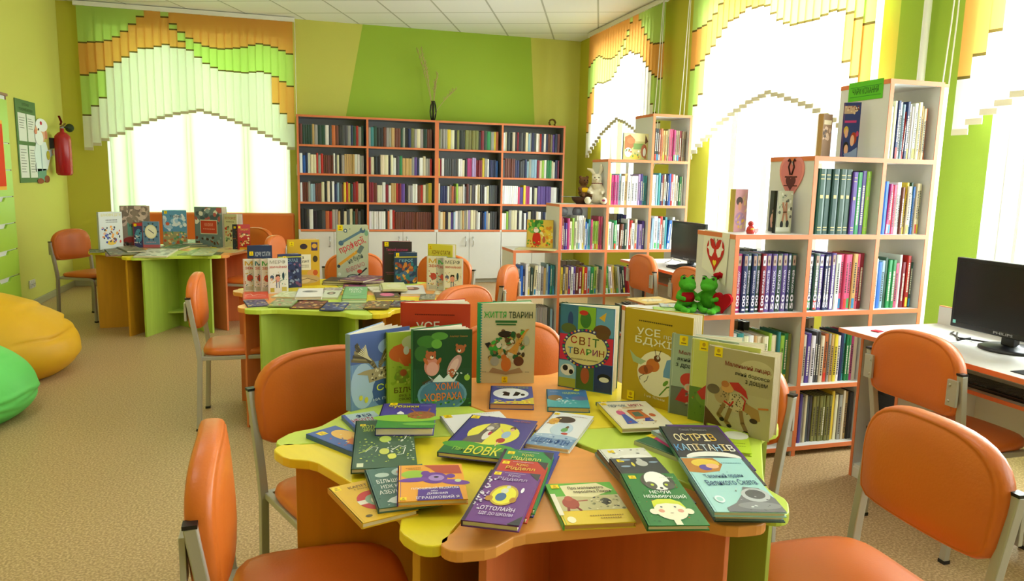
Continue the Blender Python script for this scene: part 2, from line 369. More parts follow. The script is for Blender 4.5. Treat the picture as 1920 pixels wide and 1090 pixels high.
# ---------------------------------------------------------------- chairs
def make_chair():
    t = thing('chair', 'x', 'chair')
    # backrest: padded, arched top, slightly curved in plan
    bk = MB(); zc = .7
    def outline(n=44):
        pts = []
        W, zb, zt = .222, .57, .862
        for i in range(n):
            a = 2*PI*i/n; ca, sa = math.cos(a), math.sin(a)
            ex = 2.7 if sa > 0 else 9
            rr = (abs(ca)**ex+abs(sa)**ex)**(-1/ex)
            x = W*rr*ca; z = (zt-zc)*rr*sa if sa > 0 else (zc-zb)*rr*sa
            if sa < 0: x *= 1-.04*min(1, -sa*1.2)
            pts.append((x, z))
        return pts
    O = outline(); n = len(O); rings = []
    for s_, y in [(1, 0), (.995, .013), (.975, .023), (.93, .028), (.925, .0265), (.9, .030), (.6, .034), (.25, .036)]: rings.append((s_, y))
    full = [(s_, -y) for s_, y in reversed(rings)][:-1]+[(s_, y) for s_, y in rings]
    vs = []; fs = []
    for s_, y in full:
        for x, z in O:
            xx = x*s_; zz = z*s_; yy = y-1.1*xx*xx*.35-.055*(zz+.15)
            vs.append((xx, -.222+yy+.012, zc+zz))
    for i in range(len(full)-1):
        for k in range(n): fs.append((i*n+k, i*n+(k+1) % n, (i+1)*n+(k+1) % n, (i+1)*n+k))
    L_ = (len(full)-1)*n; vs += [tuple(sum(v[i] for v in vs[:n])/n for i in range(3)), tuple(sum(v[i] for v in vs[L_:L_+n])/n for i in range(3))]
    for k in range(n): fs.append((len(vs)-2, (k+1) % n, k)); fs.append((len(vs)-1, L_+k, L_+(k+1) % n))
    bk.add(vs, fs, smooth=True); bk.build('backrest', 'vinyl', t, fix=True)
    # seat pad
    st = MB(); n = 40; rings = []; P = []
    for i in range(n):
        a = 2*PI*i/n; ca, sa = math.cos(a), math.sin(a); ex = 5 if sa < 0 else 3.6
        rr = (abs(ca)**ex+abs(sa)**ex)**(-1/ex); P.append((.208*rr*ca*(1 if sa < 0 else 1-.04*sa), .005+.205*rr*sa))
    for s_, z in [(.93, .418), (.985, .422), (1, .432), (.995, .444), (.965, .453), (.85, .459), (.5, .464), (.2, .465)]: rings.append((s_, z))
    vs = [(x*s_, y*s_, z) for s_, z in rings for x, y in P]; fs = []
    for i in range(len(rings)-1):
        for k in range(n): fs.append((i*n+k, i*n+(k+1) % n, (i+1)*n+(k+1) % n, (i+1)*n+k))
    fs += [tuple(range(n-1, -1, -1)), tuple(range((len(rings)-1)*n, len(rings)*n))]
    st.add(vs, fs, smooth=True); st.build('seat', 'vinyl', t)
    # frame
    for sx in (-1, 1):
        l = MB(); l.path([(sx*.212, -.222, .012), (sx*.212, -.205, .40), (sx*.214, -.212, .47), (sx*.226, -.252, .745)], .026, .026, (1, 0, 0))
        lg = l.build('rear_leg', 'frame_paint', t, bevel=.003)
        c = MB(); c.box((sx*.226-.014, -.266, .745), (sx*.226+.014, -.238, .753)); c.box((sx*.212-.0145, -.2365, 0), (sx*.212+.0145, -.2075, .014)); c.build('end_cap', 'black_plastic', lg)
        p = MB(); p.box((sx*.208-.024, -.274, .625), (sx*.208+.02, -.262, .725))
        for z in (.645, .705): p.ball((sx*.198, -.275, z), (.006, .003, .006), n=8, k=5)
        p.build('mounting_plate', 'frame_paint', t, bevel=.002)
        l = MB(); pts = [(sx*.2, -.195, .408)]+[(sx*.2, .145, .408)]
        for k in range(1, 6): a = PI/2*k/5; pts.append((sx*.2, .145+.045*math.sin(a), .408-.045*(1-math.cos(a))))
        pts += [(sx*.2, .195, .014)]
        l.path(pts, .024, .022, (1, 0, 0)); lg = l.build('front_leg', 'frame_paint', t, bevel=.003)
        c = MB(); c.box((sx*.2-.0135, .181, 0), (sx*.2+.0135, .209, .014)); c.build('foot_cap', 'black_plastic', lg)
    r_ = MB(); r_.bar((-.2, -.2, .408), (.2, -.2, .408), .022); r_.bar((-.19, .12, .406), (.19, .12, .406), .02); r_.build('cross_rail', 'frame_paint', t)
    return t
CH = [
 ((.035, 1.685), 2, 'orange chair in the near left foreground, its narrow backrest seen edge-on'),
 ((.155, 2.24), -68, 'orange chair tucked at the lime table segment behind the near left chair'),
 ((-.32, 4.47), 0, 'orange chair seen side-on at the left end of the middle reading table'),
 ((-1.90, 7.92), -30, 'orange chair by the left wall at the far table, beside the wall socket'),
 ((-.57, 8.14), -135, 'orange chair between the far table and the orange sofa'),
 ((-.42, 7.3), 160, 'orange chair at the right side of the far table, behind the blue cosmonaut book'),
 ((.415, 5.37), -90, 'orange chair facing the camera behind the tall book with the wrench'),
 ((.93, 5.22), -125, 'orange chair facing the camera behind the white books at the middle table right end'),
 ((.71, 3.97), 125, 'orange chair turned away, arched back rising behind the red upright book'),
 ((1.14, 4.78), 150, 'orange chair with visible back next to the far low white shelf unit'),
 ((.80, 2.555), -95, 'orange chair behind the cream upright animal book at the near table'),
 ((1.21, 2.06), -155, 'orange chair mostly hidden behind the three upright knight books'),
 ((1.295, 1.41), 178, 'large orange chair in the near right foreground with its back turned'),
 ((2.585, 2.275), 0, 'orange chair pushed up to the near computer desk'),
 ((2.86, 5.25), 0, 'orange chair at the far computer desk in front of its monitor'),
 ((2.80, 4.42), 0, 'orange chair at the far computer desk, half hidden by the heart drawing panel')]
proto = make_chair()
for i, ((x, y), a, lb) in enumerate(CH):
    o = proto if i == 0 else copy_tree(proto)
    o.location = (x, y, 0); o.rotation_euler = (0, 0, R(a-90)); tag(o, lb, 'chair', 'orange vinyl chairs')

# ---------------------------------------------------------------- reading tables, six trapezoid segments each
TT = .70
def seg_outline():
    R_ = .75; h = R_*math.cos(R(30)); out = []
    # right half from inner apex outwards, in local coords (y outward)
    ang = R(30)
    def on_seam(r, off=.003): return (r*math.sin(ang)-off*math.cos(ang), r*math.cos(ang)+off*math.sin(ang)*0)
    right = [on_seam(.012), on_seam(.66)]
    # rounded outer corner
    cx, cy, rad = .318, .612, .04
    for k in range(0, 7):
        a = R(-20+110*k/6); right.append((cx+rad*math.cos(a), cy+rad*math.sin(a)))
    right += [(.275, .652), (.25, .645), (.228, .628), (.208, .612), (.18, .603), (.1, .601), (.0, .601)]
    left = [(-x, y) for x, y in reversed(right[:-1])]
    return right+left
SEG = seg_outline()
TCOL = {'lime': ('lime_top', 'lime_leg'), 'orange': ('orange_top', 'orange_leg'), 'yellow': ('yellow_top', 'yellow_leg')}
def table_seg(ctr, ang, col, label, grp):
    """ang: direction in degrees of the outward middle line"""
    t = thing('reading_table_segment', label, 'table', (ctr[0], ctr[1], 0), R(ang-90), grp)
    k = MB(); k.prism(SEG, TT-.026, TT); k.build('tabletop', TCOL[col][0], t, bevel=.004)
    ca, sa = math.cos(R(30)), math.sin(R(30))
    for sx in (-1, 1):
        # panel parallel to the seam, inset
        p0 = Vector((sx*.012, .15, 0)); d = Vector((sx*sa, ca, 0)); p1 = p0+d*.535
        k = MB(); n_ = Vector((ca*sx, -sa, 0))
        pts = [p0-n_*.0, p1-n_*.0, p1-n_*.018, p0-n_*.018]
        pts = [(p.x, p.y) for p in pts]
        if sx < 0: pts = pts[::-1]
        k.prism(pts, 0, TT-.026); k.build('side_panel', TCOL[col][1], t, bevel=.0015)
    k = MB(); k.prism([(-.115, .335), (0, .18), (.115, .335)][::-1], .15, .166); k.build('corner_shelf', TCOL[col][1], t)
    return t
def cluster(ctr, ang0, cols, where, names):
    return [table_seg(ctr, ang0-60*i, c, names[i], where) for i, c in enumerate(cols)]
near_ = cluster((.66, 1.945), -93.8, ['orange', 'yellow', 'lime', 'orange', 'yellow', 'lime'], 'segments of the near reading table',
 ['orange trapezoid segment at the front of the near table, under the piglet book', 'yellow front-side segment of the near table under the bear and lifebuoy books',
  'lime segment of the near table under the owl and hamster books', 'orange segment of the near table behind the cream animal book',
  'yellow segment of the near table under the world-of-animals and bee books', 'lime segment of the near table under the pale blue stingray book'])
near_[5].location = (.683, 1.943, 0)      # the lime segment stands slightly pulled out
cluster((.295, 4.60), -113.4, ['lime', 'orange', 'yellow', 'lime', 'orange', 'yellow'], 'segments of the middle reading table',
 ['lime segment at the front of the middle table under the row of thin booklets', 'orange segment of the middle table under the fanned white comedy books', 'yellow segment of the middle table under the yellow upright book',
  'lime segment of the middle table behind the tall wrench book', 'orange segment of the middle table under the second fan of white books', 'yellow segment of the middle table, its rounded front corner beside the lime one'])
cluster((-1.09, 7.54), -82, ['lime', 'yellow', 'orange', 'lime', 'yellow', 'orange'], 'segments of the far reading table',
 ['lime segment at the front of the far table with open V-shaped green panels', 'yellow segment of the far table with mustard panels next to the chair by the wall', 'orange segment at the back of the far table beside the left wall',
  'lime segment at the back of the far table facing the window', 'yellow segment at the back of the far table facing the sofa', 'orange segment of the far table with its panel beside the lime V'])

# ---------------------------------------------------------------- open white shelf units with orange edges
def shelf_unit(name, label, xs, tops, zs, yf, depth, extra=None):
    """xs: column lines; tops[i]: number of cells in column i; zs: shelf levels"""
    t = thing(name, label, 'bookshelf', (xs[0], yf, 0)); ox, oy = xs[0], yf; th = .023
    e = MB()
    for i, x in enumerate(xs):
        n = max(tops[i-1] if i else 0, tops[i] if i < len(tops) else 0); zt = zs[n]
        k = MB(); k.box((x-th/2-ox, .002, 0), (x+th/2-ox, depth, zt-th)); k.build('upright_panel', 'shelf_white', t)
        e.box((x-th/2-ox, -.001, 0), (x+th/2-ox, .002, zt-th), m='edge_orange')
    for i, n in enumerate(tops):
        for j in range(n+1):
            z = zs[j]; top = j == n
            a, b = xs[i]+th/2, xs[i+1]-th/2
            if top:
                a -= th; b = xs[i+1]+th/2 if (i == len(tops)-1 or tops[i+1] < n) else b
            z0, z1 = (z-th, z) if j else (.03, .03+th)
            k = MB(); k.box((a-ox, .002, z0), (b-ox, depth, z1)); k.build('shelf_board', 'shelf_white', t)
            e.box((a-ox, -.001, z0), (b-ox, .002, z1), m='edge_orange')
            if top and (i == 0 or tops[i-1] < n): e.box((a-.002-ox, -.001, z0), (a-ox, depth, z1), m='edge_orange')
    e.build('edge_banding', 'edge_orange', t)
    if extra: extra(t, ox, oy)
    return t
FZ = [0, .385, .778, 1.178, 1.573, 1.972]; FX = [1.66, 2.085, 2.507, 2.925, 3.245]; FY = 3.16
def strip(t, ox, oy):
    k = MB(); k.box((3.254-ox, .05, 0), (3.335-ox, .36, FZ[5]-.017)); k.build('end_panel', 'shelf_white', t)
    k = MB(); k.box((3.254-ox, .048, FZ[5]-.017), (3.335-ox, .36, FZ[5])); k.build('end_panel_cap', 'edge_orange', t)
shelf_unit('stepped_bookshelf', 'large stepped white shelf unit with orange edges behind the near computer desk', FX, [2, 3, 4, 5], FZ, FY, .36, strip)
MZ = [.0, .42, .822, 1.222, 1.622, 2.03]; MX = [1.80, 2.21, 2.65, 3.065, 3.43]; MY = 6.05
shelf_unit('stepped_bookshelf', 'smaller-looking stepped white shelf unit with the rabbit toys, farther back', MX, [2, 3, 4, 5], MZ, MY, .36)

# grey wall bookcase, two double units
BX = [.025, .905, 1.815, 2.72, 3.625]; BZ = [.735, 1.09, 1.453, 1.813, 2.18]; BY = Y1-.33
def case(x0, xm, x1, label):
    t = thing('wall_bookcase', label, 'bookcase', (x0, BY, 0)); th = .026; d = .31
    for x in (x0+th/2, xm, x1-th/2):
        k = MB(); k.box((x-th/2-x0, .002, BZ[0]), (x+th/2-x0, d, BZ[4]-th), m='shelf_grey'); k.box((x-th/2-x0, -.001, BZ[0]), (x+th/2-x0, .002, BZ[4]-th), m='edge_orange'); k.build('upright_panel', 'shelf_grey', t)
        k = MB(); k.box((x-th/2-x0, .0, 0), (x+th/2-x0, d, BZ[0])); k.build('base_side', 'shelf_white', t)
    for z in BZ:
        k = MB()
        if z == BZ[4]:
            k.box((-.004, .002, z-th), (x1-x0+.004, d, z), m='shelf_grey'); k.box((-.004, -.001, z-th), (x1-x0+.004, .002, z), m='edge_orange')
        else:
            for a, b in ((x0+th, xm-th/2), (xm+th/2, x1-th)):
                k.box((a-x0, .002, z-th), (b-x0, d, z), m='shelf_grey'); k.box((a-x0, -.001, z-th), (b-x0, .002, z), m='edge_orange')
        k.build('shelf_board', 'shelf_grey', t)
    k = MB(); k.box((th, d-.008, BZ[0]), (x1-x0-th, d, BZ[4]-th)); k.build('back_panel', 'shelf_grey', t)
    k = MB(); k.box((th, .06, .0), (x1-x0-th, .3, .06)); k.build('plinth', 'shelf_white', t)
    for a, b in ((x0, xm), (xm, x1)):
        m_ = (a+b)/2
        for p, q, hs in ((a+.004, m_-.002, 1), (m_+.002, b-.004, -1)):
            k = MB(); k.box((p-x0, -.018, .06), (q-x0, -.002, BZ[0]-th-.004)); dr = k.build('cabinet_door', 'shelf_white', t, bevel=.0015)
            hx = (q-.05 if hs > 0 else p+.05)-x0; h_ = MB()
            h_.tube([(hx, -.02, .51), (hx, -.042, .53), (hx, -.05, .575), (hx, -.042, .62), (hx, -.02, .64)], .006, 8); h_.build('door_handle', 'chrome', dr)
    return t
case(BX[0], BX[1], BX[2], 'left half of the grey-backed wall bookcase, under the dried stalk vase')
case(BX[2], BX[3], BX[4], 'right half of the grey-backed wall bookcase, with the horseshoe ring on top')

# ---------------------------------------------------------------- computer desks
def desk(name, label, x0, y0, y1, depth, comp):
    """front edge at x0 facing -x, from y0 to y1"""
    t = thing(name, label, 'desk', (x0, (y0+y1)/2, 0)); cy = (y0+y1)/2; L = (y1-y0)/2; z = .75; th = .02
    k = MB(); k.box((.003, -L, z-th), (depth, L, z), m='shelf_white'); k.box((-.001, -L, z-th), (.003, L, z), m='edge_orange'); k.box((.003, L, z-th), (depth, L+.003, z), m='edge_orange'); k.build('desktop', 'shelf_white', t)
    ys = [L-.02] + [L-.02-c for c in comp]
    for i, y in enumerate(ys):
        k = MB(); xo = .12 if i < 2 else .12
        k.box((xo+.002, y-.016, 0), (depth-.02, y, z-th), m='shelf_white'); k.box((xo-.001, y-.016, 0), (xo+.002, y, z-th), m='edge_orange'); k.build('side_panel', 'shelf_white', t)
    k = MB(); k.box((.13, ys[1], .05), (depth-.02, ys[0]-.016, .066)); k.box((.125, ys[1], 0), (.14, ys[0]-.016, .05)); k.build('computer_bay', 'shelf_white', t)
    k = MB(); k.box((depth-.02, -L+.02, .30), (depth-.004, L-.02, z-th)); k.build('modesty_panel', 'shelf_white', t)
    # keyboard shelf
    k = MB(); k.box((.113, ys[2], .60), (.40, ys[1]-.016, .616), m='shelf_white'); k.box((.11, ys[2], .60), (.113, ys[1]-.016, .616), m='edge_orange'); k.build('keyboard_shelf', 'shelf_white', t)
    k = MB(); k.box((depth-.004, -L, z-.06), (depth+.012, L, z+.09), m='shelf_white'); k.box((depth-.004, -L, z+.09), (depth+.012, L, z+.093), m='edge_orange'); k.build('upstand', 'shelf_white', t)
    return t
desk('computer_desk', 'white computer desk with orange edge in the near right corner', 2.505, 1.35, 2.90, .60, (.24, 1.1))
desk('computer_desk', 'white computer desk with orange edge behind the frog toys, by the far window', 2.74, 4.1, 5.93, .60, (.24, 1.3))
def monitor(label, x, yc, zc, brand, w=.53, h=.315):
    t = thing('computer_monitor', label, 'monitor', (x, yc, .75), 0)
    zc -= .75
    k = MB(); k.box((-.008, -w/2, zc-h/2), (.02, w/2, zc+h/2)); k.box((.02, -w*.35, zc-h*.35), (.045, w*.35, zc+h*.3)); b_ = k.build('monitor_casing', 'black_plastic', t, bevel=.004)
    k = MB(); k.box((-.0095, -w/2+.016, zc-h/2+.024), (-.008, w/2-.016, zc+h/2-.016)); k.build('screen', 'screen', t)
    k = MB(); k.lathe([(.125, 0), (.125, .008), (.11, .014), (.03, .02), (.026, .028)], 32, ctr=(.05, 0)); k.build('stand_base', 'black_plastic', t)
    k = MB(); k.prism([(.02, -.03), (.06, -.025), (.06, .025), (.02, .03)], .02, zc-h*.2); k.build('stand_neck', 'black_plastic', t, bevel=.003)
    vs, fs = glyph(brand, .02); q = MB()
    q.add([(-.0098, .045-.09*a, zc-h/2+.009+.011*b_2) for a, b_2 in vs], [tuple(reversed(f)) for f in fs], c='a8acb0'); q.build('brand_lettering', 'print', t)
    return t
m1 = monitor('black monitor on the near computer desk at the right edge', 2.86, 2.335, .965, 'PHILIPS')
k = MB(); k.box((-.0098, .235, .075), (-.0094, .25, .09), c='7fd0c8'); k.build('energy_sticker', 'print', m1)
monitor('black monitor on the far computer desk, partly behind the heart drawing panel', 3.07, 5.36, .955, 'PHILIPS')
def keyboard(label, x, y, z):
    t = thing('keyboard', label, 'keyboard', (x, y, z))
    k = MB(); k.prism([(-.07, -.22), (.07, -.22), (.07, .22), (-.07, .22)], 0, .016); k.build('keyboard_body', 'black_plastic', t, bevel=.005)
    k = MB()
    for i in range(6):
        for j in range(20): k.box((-.06+i*.02, -.208+j*.0208, .016), (-.043+i*.02, -.19+j*.0208, .022))
    k.build('keys', 'black_plastic', t)
keyboard('black keyboard on the pull-out shelf of the near desk', 2.72, 2.22, .616)
keyboard('black keyboard lying in front of the far desk monitor', 2.93, 5.1, .75)
k = MB(); k.prism([(-.1, -.12), (.1, -.12), (.1, .12), (-.1, .12)], 0, .003); o = k.build('mouse_mat', 'black_plastic', bevel=.001); o.location = (2.66, 1.93, .75); tag(o, 'thin black mouse mat on the near desk at the right edge of the photo', 'mouse mat')
def tower(label, x, y, z=.066):
    t = thing('computer_tower', label, 'computer', (x, y, z))
    k = MB(); k.box((.012, -.085, 0), (.40, .085, .42)); k.build('tower_case', 'black_plastic', t, bevel=.004)
    k = MB(); k.prism([(0, -.085), (.012, -.088), (.012, .088), (0, .085)], .0, .42); k.box((-.002, -.07, .33), (0, .07, .365)); k.box((-.002, -.07, .28), (0, .07, .315)); k.build('front_bezel', 'black_plastic', t, bevel=.002)
    k = MB(); k.ball((-.002, 0, .2), (.003, .012, .012), c='c8281e'); k.build('power_button', 'gloss', t)
tower('black computer tower inside the left bay of the near desk', 2.70, 2.745)
tower('black computer tower in the bay of the far desk', 2.93, 5.775)
# cables
k = MB(); k.tube([(2.99, 2.70, .752), (2.93, 2.66, .756), (2.88, 2.57, .755), (2.90, 2.47, .76), (2.97, 2.40, .757), (2.95, 2.36, .82)], .004, 6, m='black_plastic'); k.tube([(2.99, 2.68, .752), (2.90, 2.60, .756), (2.83, 2.53, .755), (2.87, 2.50, .77)], .004, 6)
tag(k.build('monitor_cable', 'black_plastic'), 'black cable curled on the near desk beside the monitor base', 'cable')
k = MB(); k.tube([(2.92, 2.05, .72), (2.80, 2.1, .35), (2.78, 2.06, .12), (2.74, 1.98, .03), (2.78, 1.86, .02), (2.86, 1.75, .1), (2.93, 1.7, .5)], .004, 6)
tag(k.build('power_cable', 'black_plastic'), 'black power cable hanging in a loop under the near desk', 'cable')
k = MB(); k.tube([(3.0, 5.6, .756), (3.02, 5.55, .775), (3.06, 5.58, .80), (3.03, 5.5, .79), (3.08, 5.47, .78)], .005, 6, c='f0f0f0'); tag(k.build('white_cable', 'gloss'), 'tangle of white cable on the far desk by its monitor stand', 'cable')
k = MB(); k.box((-.15, -.11, 0), (.15, .11, .002), c='f4f2f0'); o = k.build('paper_sheet', 'matte'); o.location = (2.75, 2.62, .75); tag(o, 'white paper sheet lying on the near desk by the red label', 'paper')
k = MB(); k.box((-.02, -.02, 0), (.02, .02, .003), c='c8202c'); o = k.build('red_card', 'matte'); o.location = (2.62, 2.78, .752); o.rotation_euler.z = .3; tag(o, 'small red card on the far corner of the near desk', 'card')

# ---------------------------------------------------------------- sofa
t = thing('sofa', 'orange sofa under the back window behind the far table', 'sofa', (-.91, Y1-.45, 0))
k = MB(); k.box((-.89, -.38, .09), (.89, .32, .30)); k.build('sofa_base', 'vinyl', t, bevel=.03, seg=4)
for s_ in (-1, 1):
    k = MB(); k.box((min(s_*.005, s_*.88), -.40, .30), (max(s_*.005, s_*.88), .20, .44)); k.build('seat_cushion', 'vinyl', t, bevel=.035, seg=4)
k = MB(); k.box((-.89, .18, .28), (.89, .36, .935)); k.build('back_cushion', 'vinyl', t, bevel=.03, seg=4)
for sx in (-.82, .82):
    for y in (-.3, .25): k = MB(); k.lathe([(.02, 0), (.025, .09)], 12, ctr=(sx, y)); k.build('leg', 'black_plastic', t)

# ---------------------------------------------------------------- bean bags
def bean(label, m_, loc, rx, ry, hz, lean, seed, group):
    rnd = random.Random(seed); me = MB(); n, kk = 96, 60; vs = []; fs = []
    creases = [(rnd.uniform(0, 2*PI), rnd.uniform(.12, .8), rnd.uniform(.18, .4), rnd.uniform(.014, .03), rnd.uniform(.05, .10)) for _ in range(34)]
    for i in range(kk+1):
        v = i/kk; a = PI*v
        for j in range(n):
            b = 2*PI*j/n
            zz = max(0, (v-.06)/.94)
            z = hz*zz
            if v < .06: rr = .72*v/.06
            elif zz < .36: rr = 1-.28*((.36-zz)/.36)**2.6
            else: rr = max(0, 1-((zz-.36)/.64)**2.1)**.62
            rr *= 1+.018*abs(math.sin(3*b+.4))**.5*math.sin(a)          # six gores
            for (cb, cv, cw, dp, ht) in creases:
                db = (b-cb+PI) % (2*PI)-PI
                g = math.exp(-(db/cw)**2)*math.exp(-((zz-cv-.04*math.cos(db*3))/(ht*.28))**2)
                rr -= dp*g*1.2
                g2 = math.exp(-(db/cw)**2)*math.exp(-((zz-cv-.05-.04*math.cos(db*3))/(ht*.4))**2); rr += dp*g2*.8
            x = rx*rr*math.cos(b)+lean[0]*zz**2; y = ry*rr*math.sin(b)+lean[1]*zz**2
            vs.append((x, y, max(0, z*(1+.03*math.sin(2*b+seed)*zz))))
    for i in range(kk):
        for j in range(n): fs.append((i*n+j, i*n+(j+1) % n, (i+1)*n+(j+1) % n, (i+1)*n+j))
    me.add(vs, fs, smooth=True)
    t = thing('bean_bag', label, 'bean bag', loc, 0, group)
    me.build('cover', m_, t, fix=True)
    k = MB(); k.tube([(lean[0]-.08, lean[1], hz*.985), (lean[0]-.07, lean[1], hz+.05), (lean[0]+.0, lean[1], hz+.075), (lean[0]+.07, lean[1], hz+.05), (lean[0]+.08, lean[1], hz*.985)], .012, 8)
    k.build('carry_strap', m_, t)
bean('yellow wrinkled bean bag on the floor by the left wall drawers', 'bean_yellow', (-2.04, 5.78, 0), .54, .56, .62, (-.22, .05), 3, 'bean bags')
bean('green bean bag at the left edge in front of the yellow one', 'bean_green', (-1.93, 4.74, 0), .46, .46, .52, (-.15, 0), 8, 'bean bags')

# ---------------------------------------------------------------- drawer cabinet and wall things at the left
t = thing('drawer_cabinet', 'lime drawer cabinet with dark edges along the left wall', 'cabinet', (-2.64, 6.0, 0))
k = MB(); k.box((0, -.9, 0), (.33, 1.22, 2.02)); k.build('cabinet_body', 'shelf_white', t)
k = MB(); k.box((-.0, 1.222, 0), (.335, 1.235, 2.03), m='edge_brown'); k.box((0, -.9, 2.02), (.35, 1.235, 2.04), m='edge_brown'); k.build('cabinet_edge', 'edge_brown', t)
zz = [.09, .31, .53, .75, .97, 1.19, 1.41, 1.63, 1.99]
for yy in (-.88, -.18, .52):
    for a, b in zip(zz, zz[1:]):
        k = MB(); y1 = yy+.69
        cz = b-.035
        k.prism([(yy+.005, a+.006), (y1-.005, a+.006), (y1-.005, b-.004), (y1-.2, b-.004), (y1-.24, cz), (y1-.43, cz), (y1-.47, b-.004), (yy+.005, b-.004)], 0, .016)
        vs = [(.332+z, x, y) for x, y, z in k.v]; k.v = vs
        k.build('drawer_front', 'drawer_lime', t)
k = MB(); k.box((.35, .22, 1.28), (.36, 1.02, 1.78), c='d8401c'); k.box((.349, .19, 1.25), (.352, 1.05, 1.81), c='e8b040'); o = k.build('orange_board', 'matte'); o.location = (-2.64, 6.0, 0); tag(o, 'orange-red notice panel hung on the lime drawer cabinet', 'notice')

def wall_local(o, y, z, x=X0):
    """local x runs along +y of the left wall, local y is up, local z points into the room"""
    o.matrix_world = Matrix(((0, 0, 1, x), (1, 0, 0, y), (0, 1, 0, z), (0, 0, 0, 1)))
t = thing('notice_board', 'green fire safety notice board with four white sheets on the left wall', 'notice board')
wall_local(t, 8.55, 1.285, X0+.002)
k = MB(); k.box((0, 0, 0), (.60, .835, .008), c='5f7f4c'); k.build('board', 'matte', t)
for i, (a, b, c_, d_) in enumerate([(.05, .42, .28, .70), (.31, .42, .56, .70), (.03, .05, .27, .38), (.31, .05, .56, .38)]):
    k = MB(); k.box((a, b, .008), (c_, d_, .0095), c='e4e4dc'); p = k.build('sheet', 'matte', t)
    q = MB(); rnd = random.Random(i)
    for j in range(9 if i > 1 else 5):
        y = d_-.05-j*(d_-b-.08)/(9 if i > 1 else 8); q.box((a+.03, y, .0095), (a+.03+rnd.uniform(.1, .17), y+.006, .0098), c='77776f')
    if i == 3: q.tube([(a+.17, b+.06, .0098), (a+.185, b+.09, .0098), (a+.18, b+.16, .0098), (a+.165, b+.13, .0098), (a+.17, b+.06, .0098)], .004, 5, c='555555')
    q.build('printed_lines', 'matte', p)
q = MB()
for txt, a, b, h in (('КУТОЧОК', .2, .775, .03), ('ПОЖЕЖНОЇ БЕЗПЕКИ', .1, .725, .035)):
    vs, fs = glyph(txt); w_t = .2 if txt[0] == 'К' else .4
    q.add([(a+x*w_t, b+y*h, .0085) for x, y in vs], fs, c='31492a')
q.build('heading_lettering', 'matte', t)
# fire extinguisher
t = thing('fire_extinguisher', 'red fire extinguisher hanging on the left wall near the corner', 'fire extinguisher', (X0+.13, 9.60, 1.36))
k = MB(); k.lathe([(.02, 0), (.07, .004), (.085, .03), (.085, .40), (.078, .44), (.05, .475), (.022, .49), (.02, .53)], 28, c='b01c22'); k.build('cylinder_body', 'gloss', t)
k = MB(); k.lathe([(.018, .525), (.022, .53), (.02, .55)], 12, c='8a8a80'); k.path([(0, -.03, .55), (0, .02, .555), (0, .13, .59)], .022, .008, (1, 0, 0), c='6a1c14'); k.path([(0, -.04, .565), (0, .0, .60), (0, -.08, .66)], .022, .008, (1, 0, 0), c='6a1c14'); k.build('valve_handle', 'gloss', t)
k = MB(); k.tube([(0, .0, .545), (.02, .06, .545), (.03, .08, .545)], .008, 8, c='2a2a2a'); k.lathe([(.008, 0), (.012, .02), (.045, .10), (.048, .11)], 16, c='2e3a22')
k.v = k.v[:24]+[(.03+v[0], .08+v[2], .545+v[1]) for v in k.v[24:]]; k.build('discharge_horn', 'matte', t)
k = MB(); k.box((-.13, -.02, .3), (-.085, .02, .42), c='444444'); k.build('wall_bracket', 'matte', t)
k = MB(); k.box((.0, 0, 0), (.17, .085, .012), c='dedccf')
for i in range(2): k.lathe([(.03, .012), (.032, .016), (.03, .018)], 16, c='cfcdc0', ctr=(.045+.08*i, .042))
k2 = thing('wall_socket', 'white double wall socket low on the left wall', 'socket'); wall_local(k2, 8.58, .20, X0+.001); k.build('socket_plate', 'gloss', k2, bevel=.003)
k = MB()
for i in range(4): k.ball((.033+.024*(i % 2)+.08*(i//2), .042, .018), (.004, .004, .003), c='333333', n=8, k=5)
k.build('socket_holes', 'matte', k2)
# painted cut-out of an old gnome in a white coat
t = thing('cardboard_gnome', 'painted cut-out of an old bearded dwarf in a white coat beside the extinguisher', 'wall decoration'); wall_local(t, 8.98, 1.30, X0+.012); t.matrix_world = t.matrix_world @ Matrix.Diagonal((1.3, 1, 1, 1))
def ell(cx, cy, rx, ry, n=20, rot=0): return [(cx+rx*math.cos(2*PI*i/n)*math.cos(rot)-ry*math.sin(2*PI*i/n)*math.sin(rot), cy+rx*math.cos(2*PI*i/n)*math.sin(rot)+ry*math.sin(2*PI*i/n)*math.cos(rot)) for i in range(n)]
def layer(nm, shapes, z0, par, mt='matte'):
    k = MB()
    for i, (pts, c) in enumerate(shapes): k.prism(pts, z0, z0+.003+.0004*i, c=c)
    return k.build(nm, mt, par)
layer('coat', [([(.05, .1), (.33, .12), (.42, .25), (.33, .42), (.1, .44), (.03, .3)], 'dfe8ea'), ([(.3, .32), (.5, .36), (.52, .30), (.33, .22)], 'cfdde2'), ([(.18, .1), (.2, .1), (.2, .4), (.18, .4)], '9ab0b8'), (ell(.52, .32, .04, .035), 'e6b48c')], .0, t)
layer('trousers', [([(.08, .0), (.28, .0), (.30, .13), (.07, .13)], '6f9c82'), (ell(.13, .0, .08, .03), '8c4a30'), (ell(.30, .02, .07, .04), '8c4a30')], .0, t)
layer('head', [(ell(.2, .52, .13, .11), 'e3aa88'), (ell(.16, .46, .1, .08), 'eeeeee'), (ell(.24, .60, .15, .07), 'f2f2f6'), (ell(.08, .52, .03, .025), 'd98a6c'), (ell(.34, .5, .03, .045), 'd98a6c'), (ell(.15, .55, .014, .014), '3a2a22'), (ell(.22, .62, .025, .02), 'c03040'), (ell(.36, .28, .04, .05), 'c8c040')], .004, t)
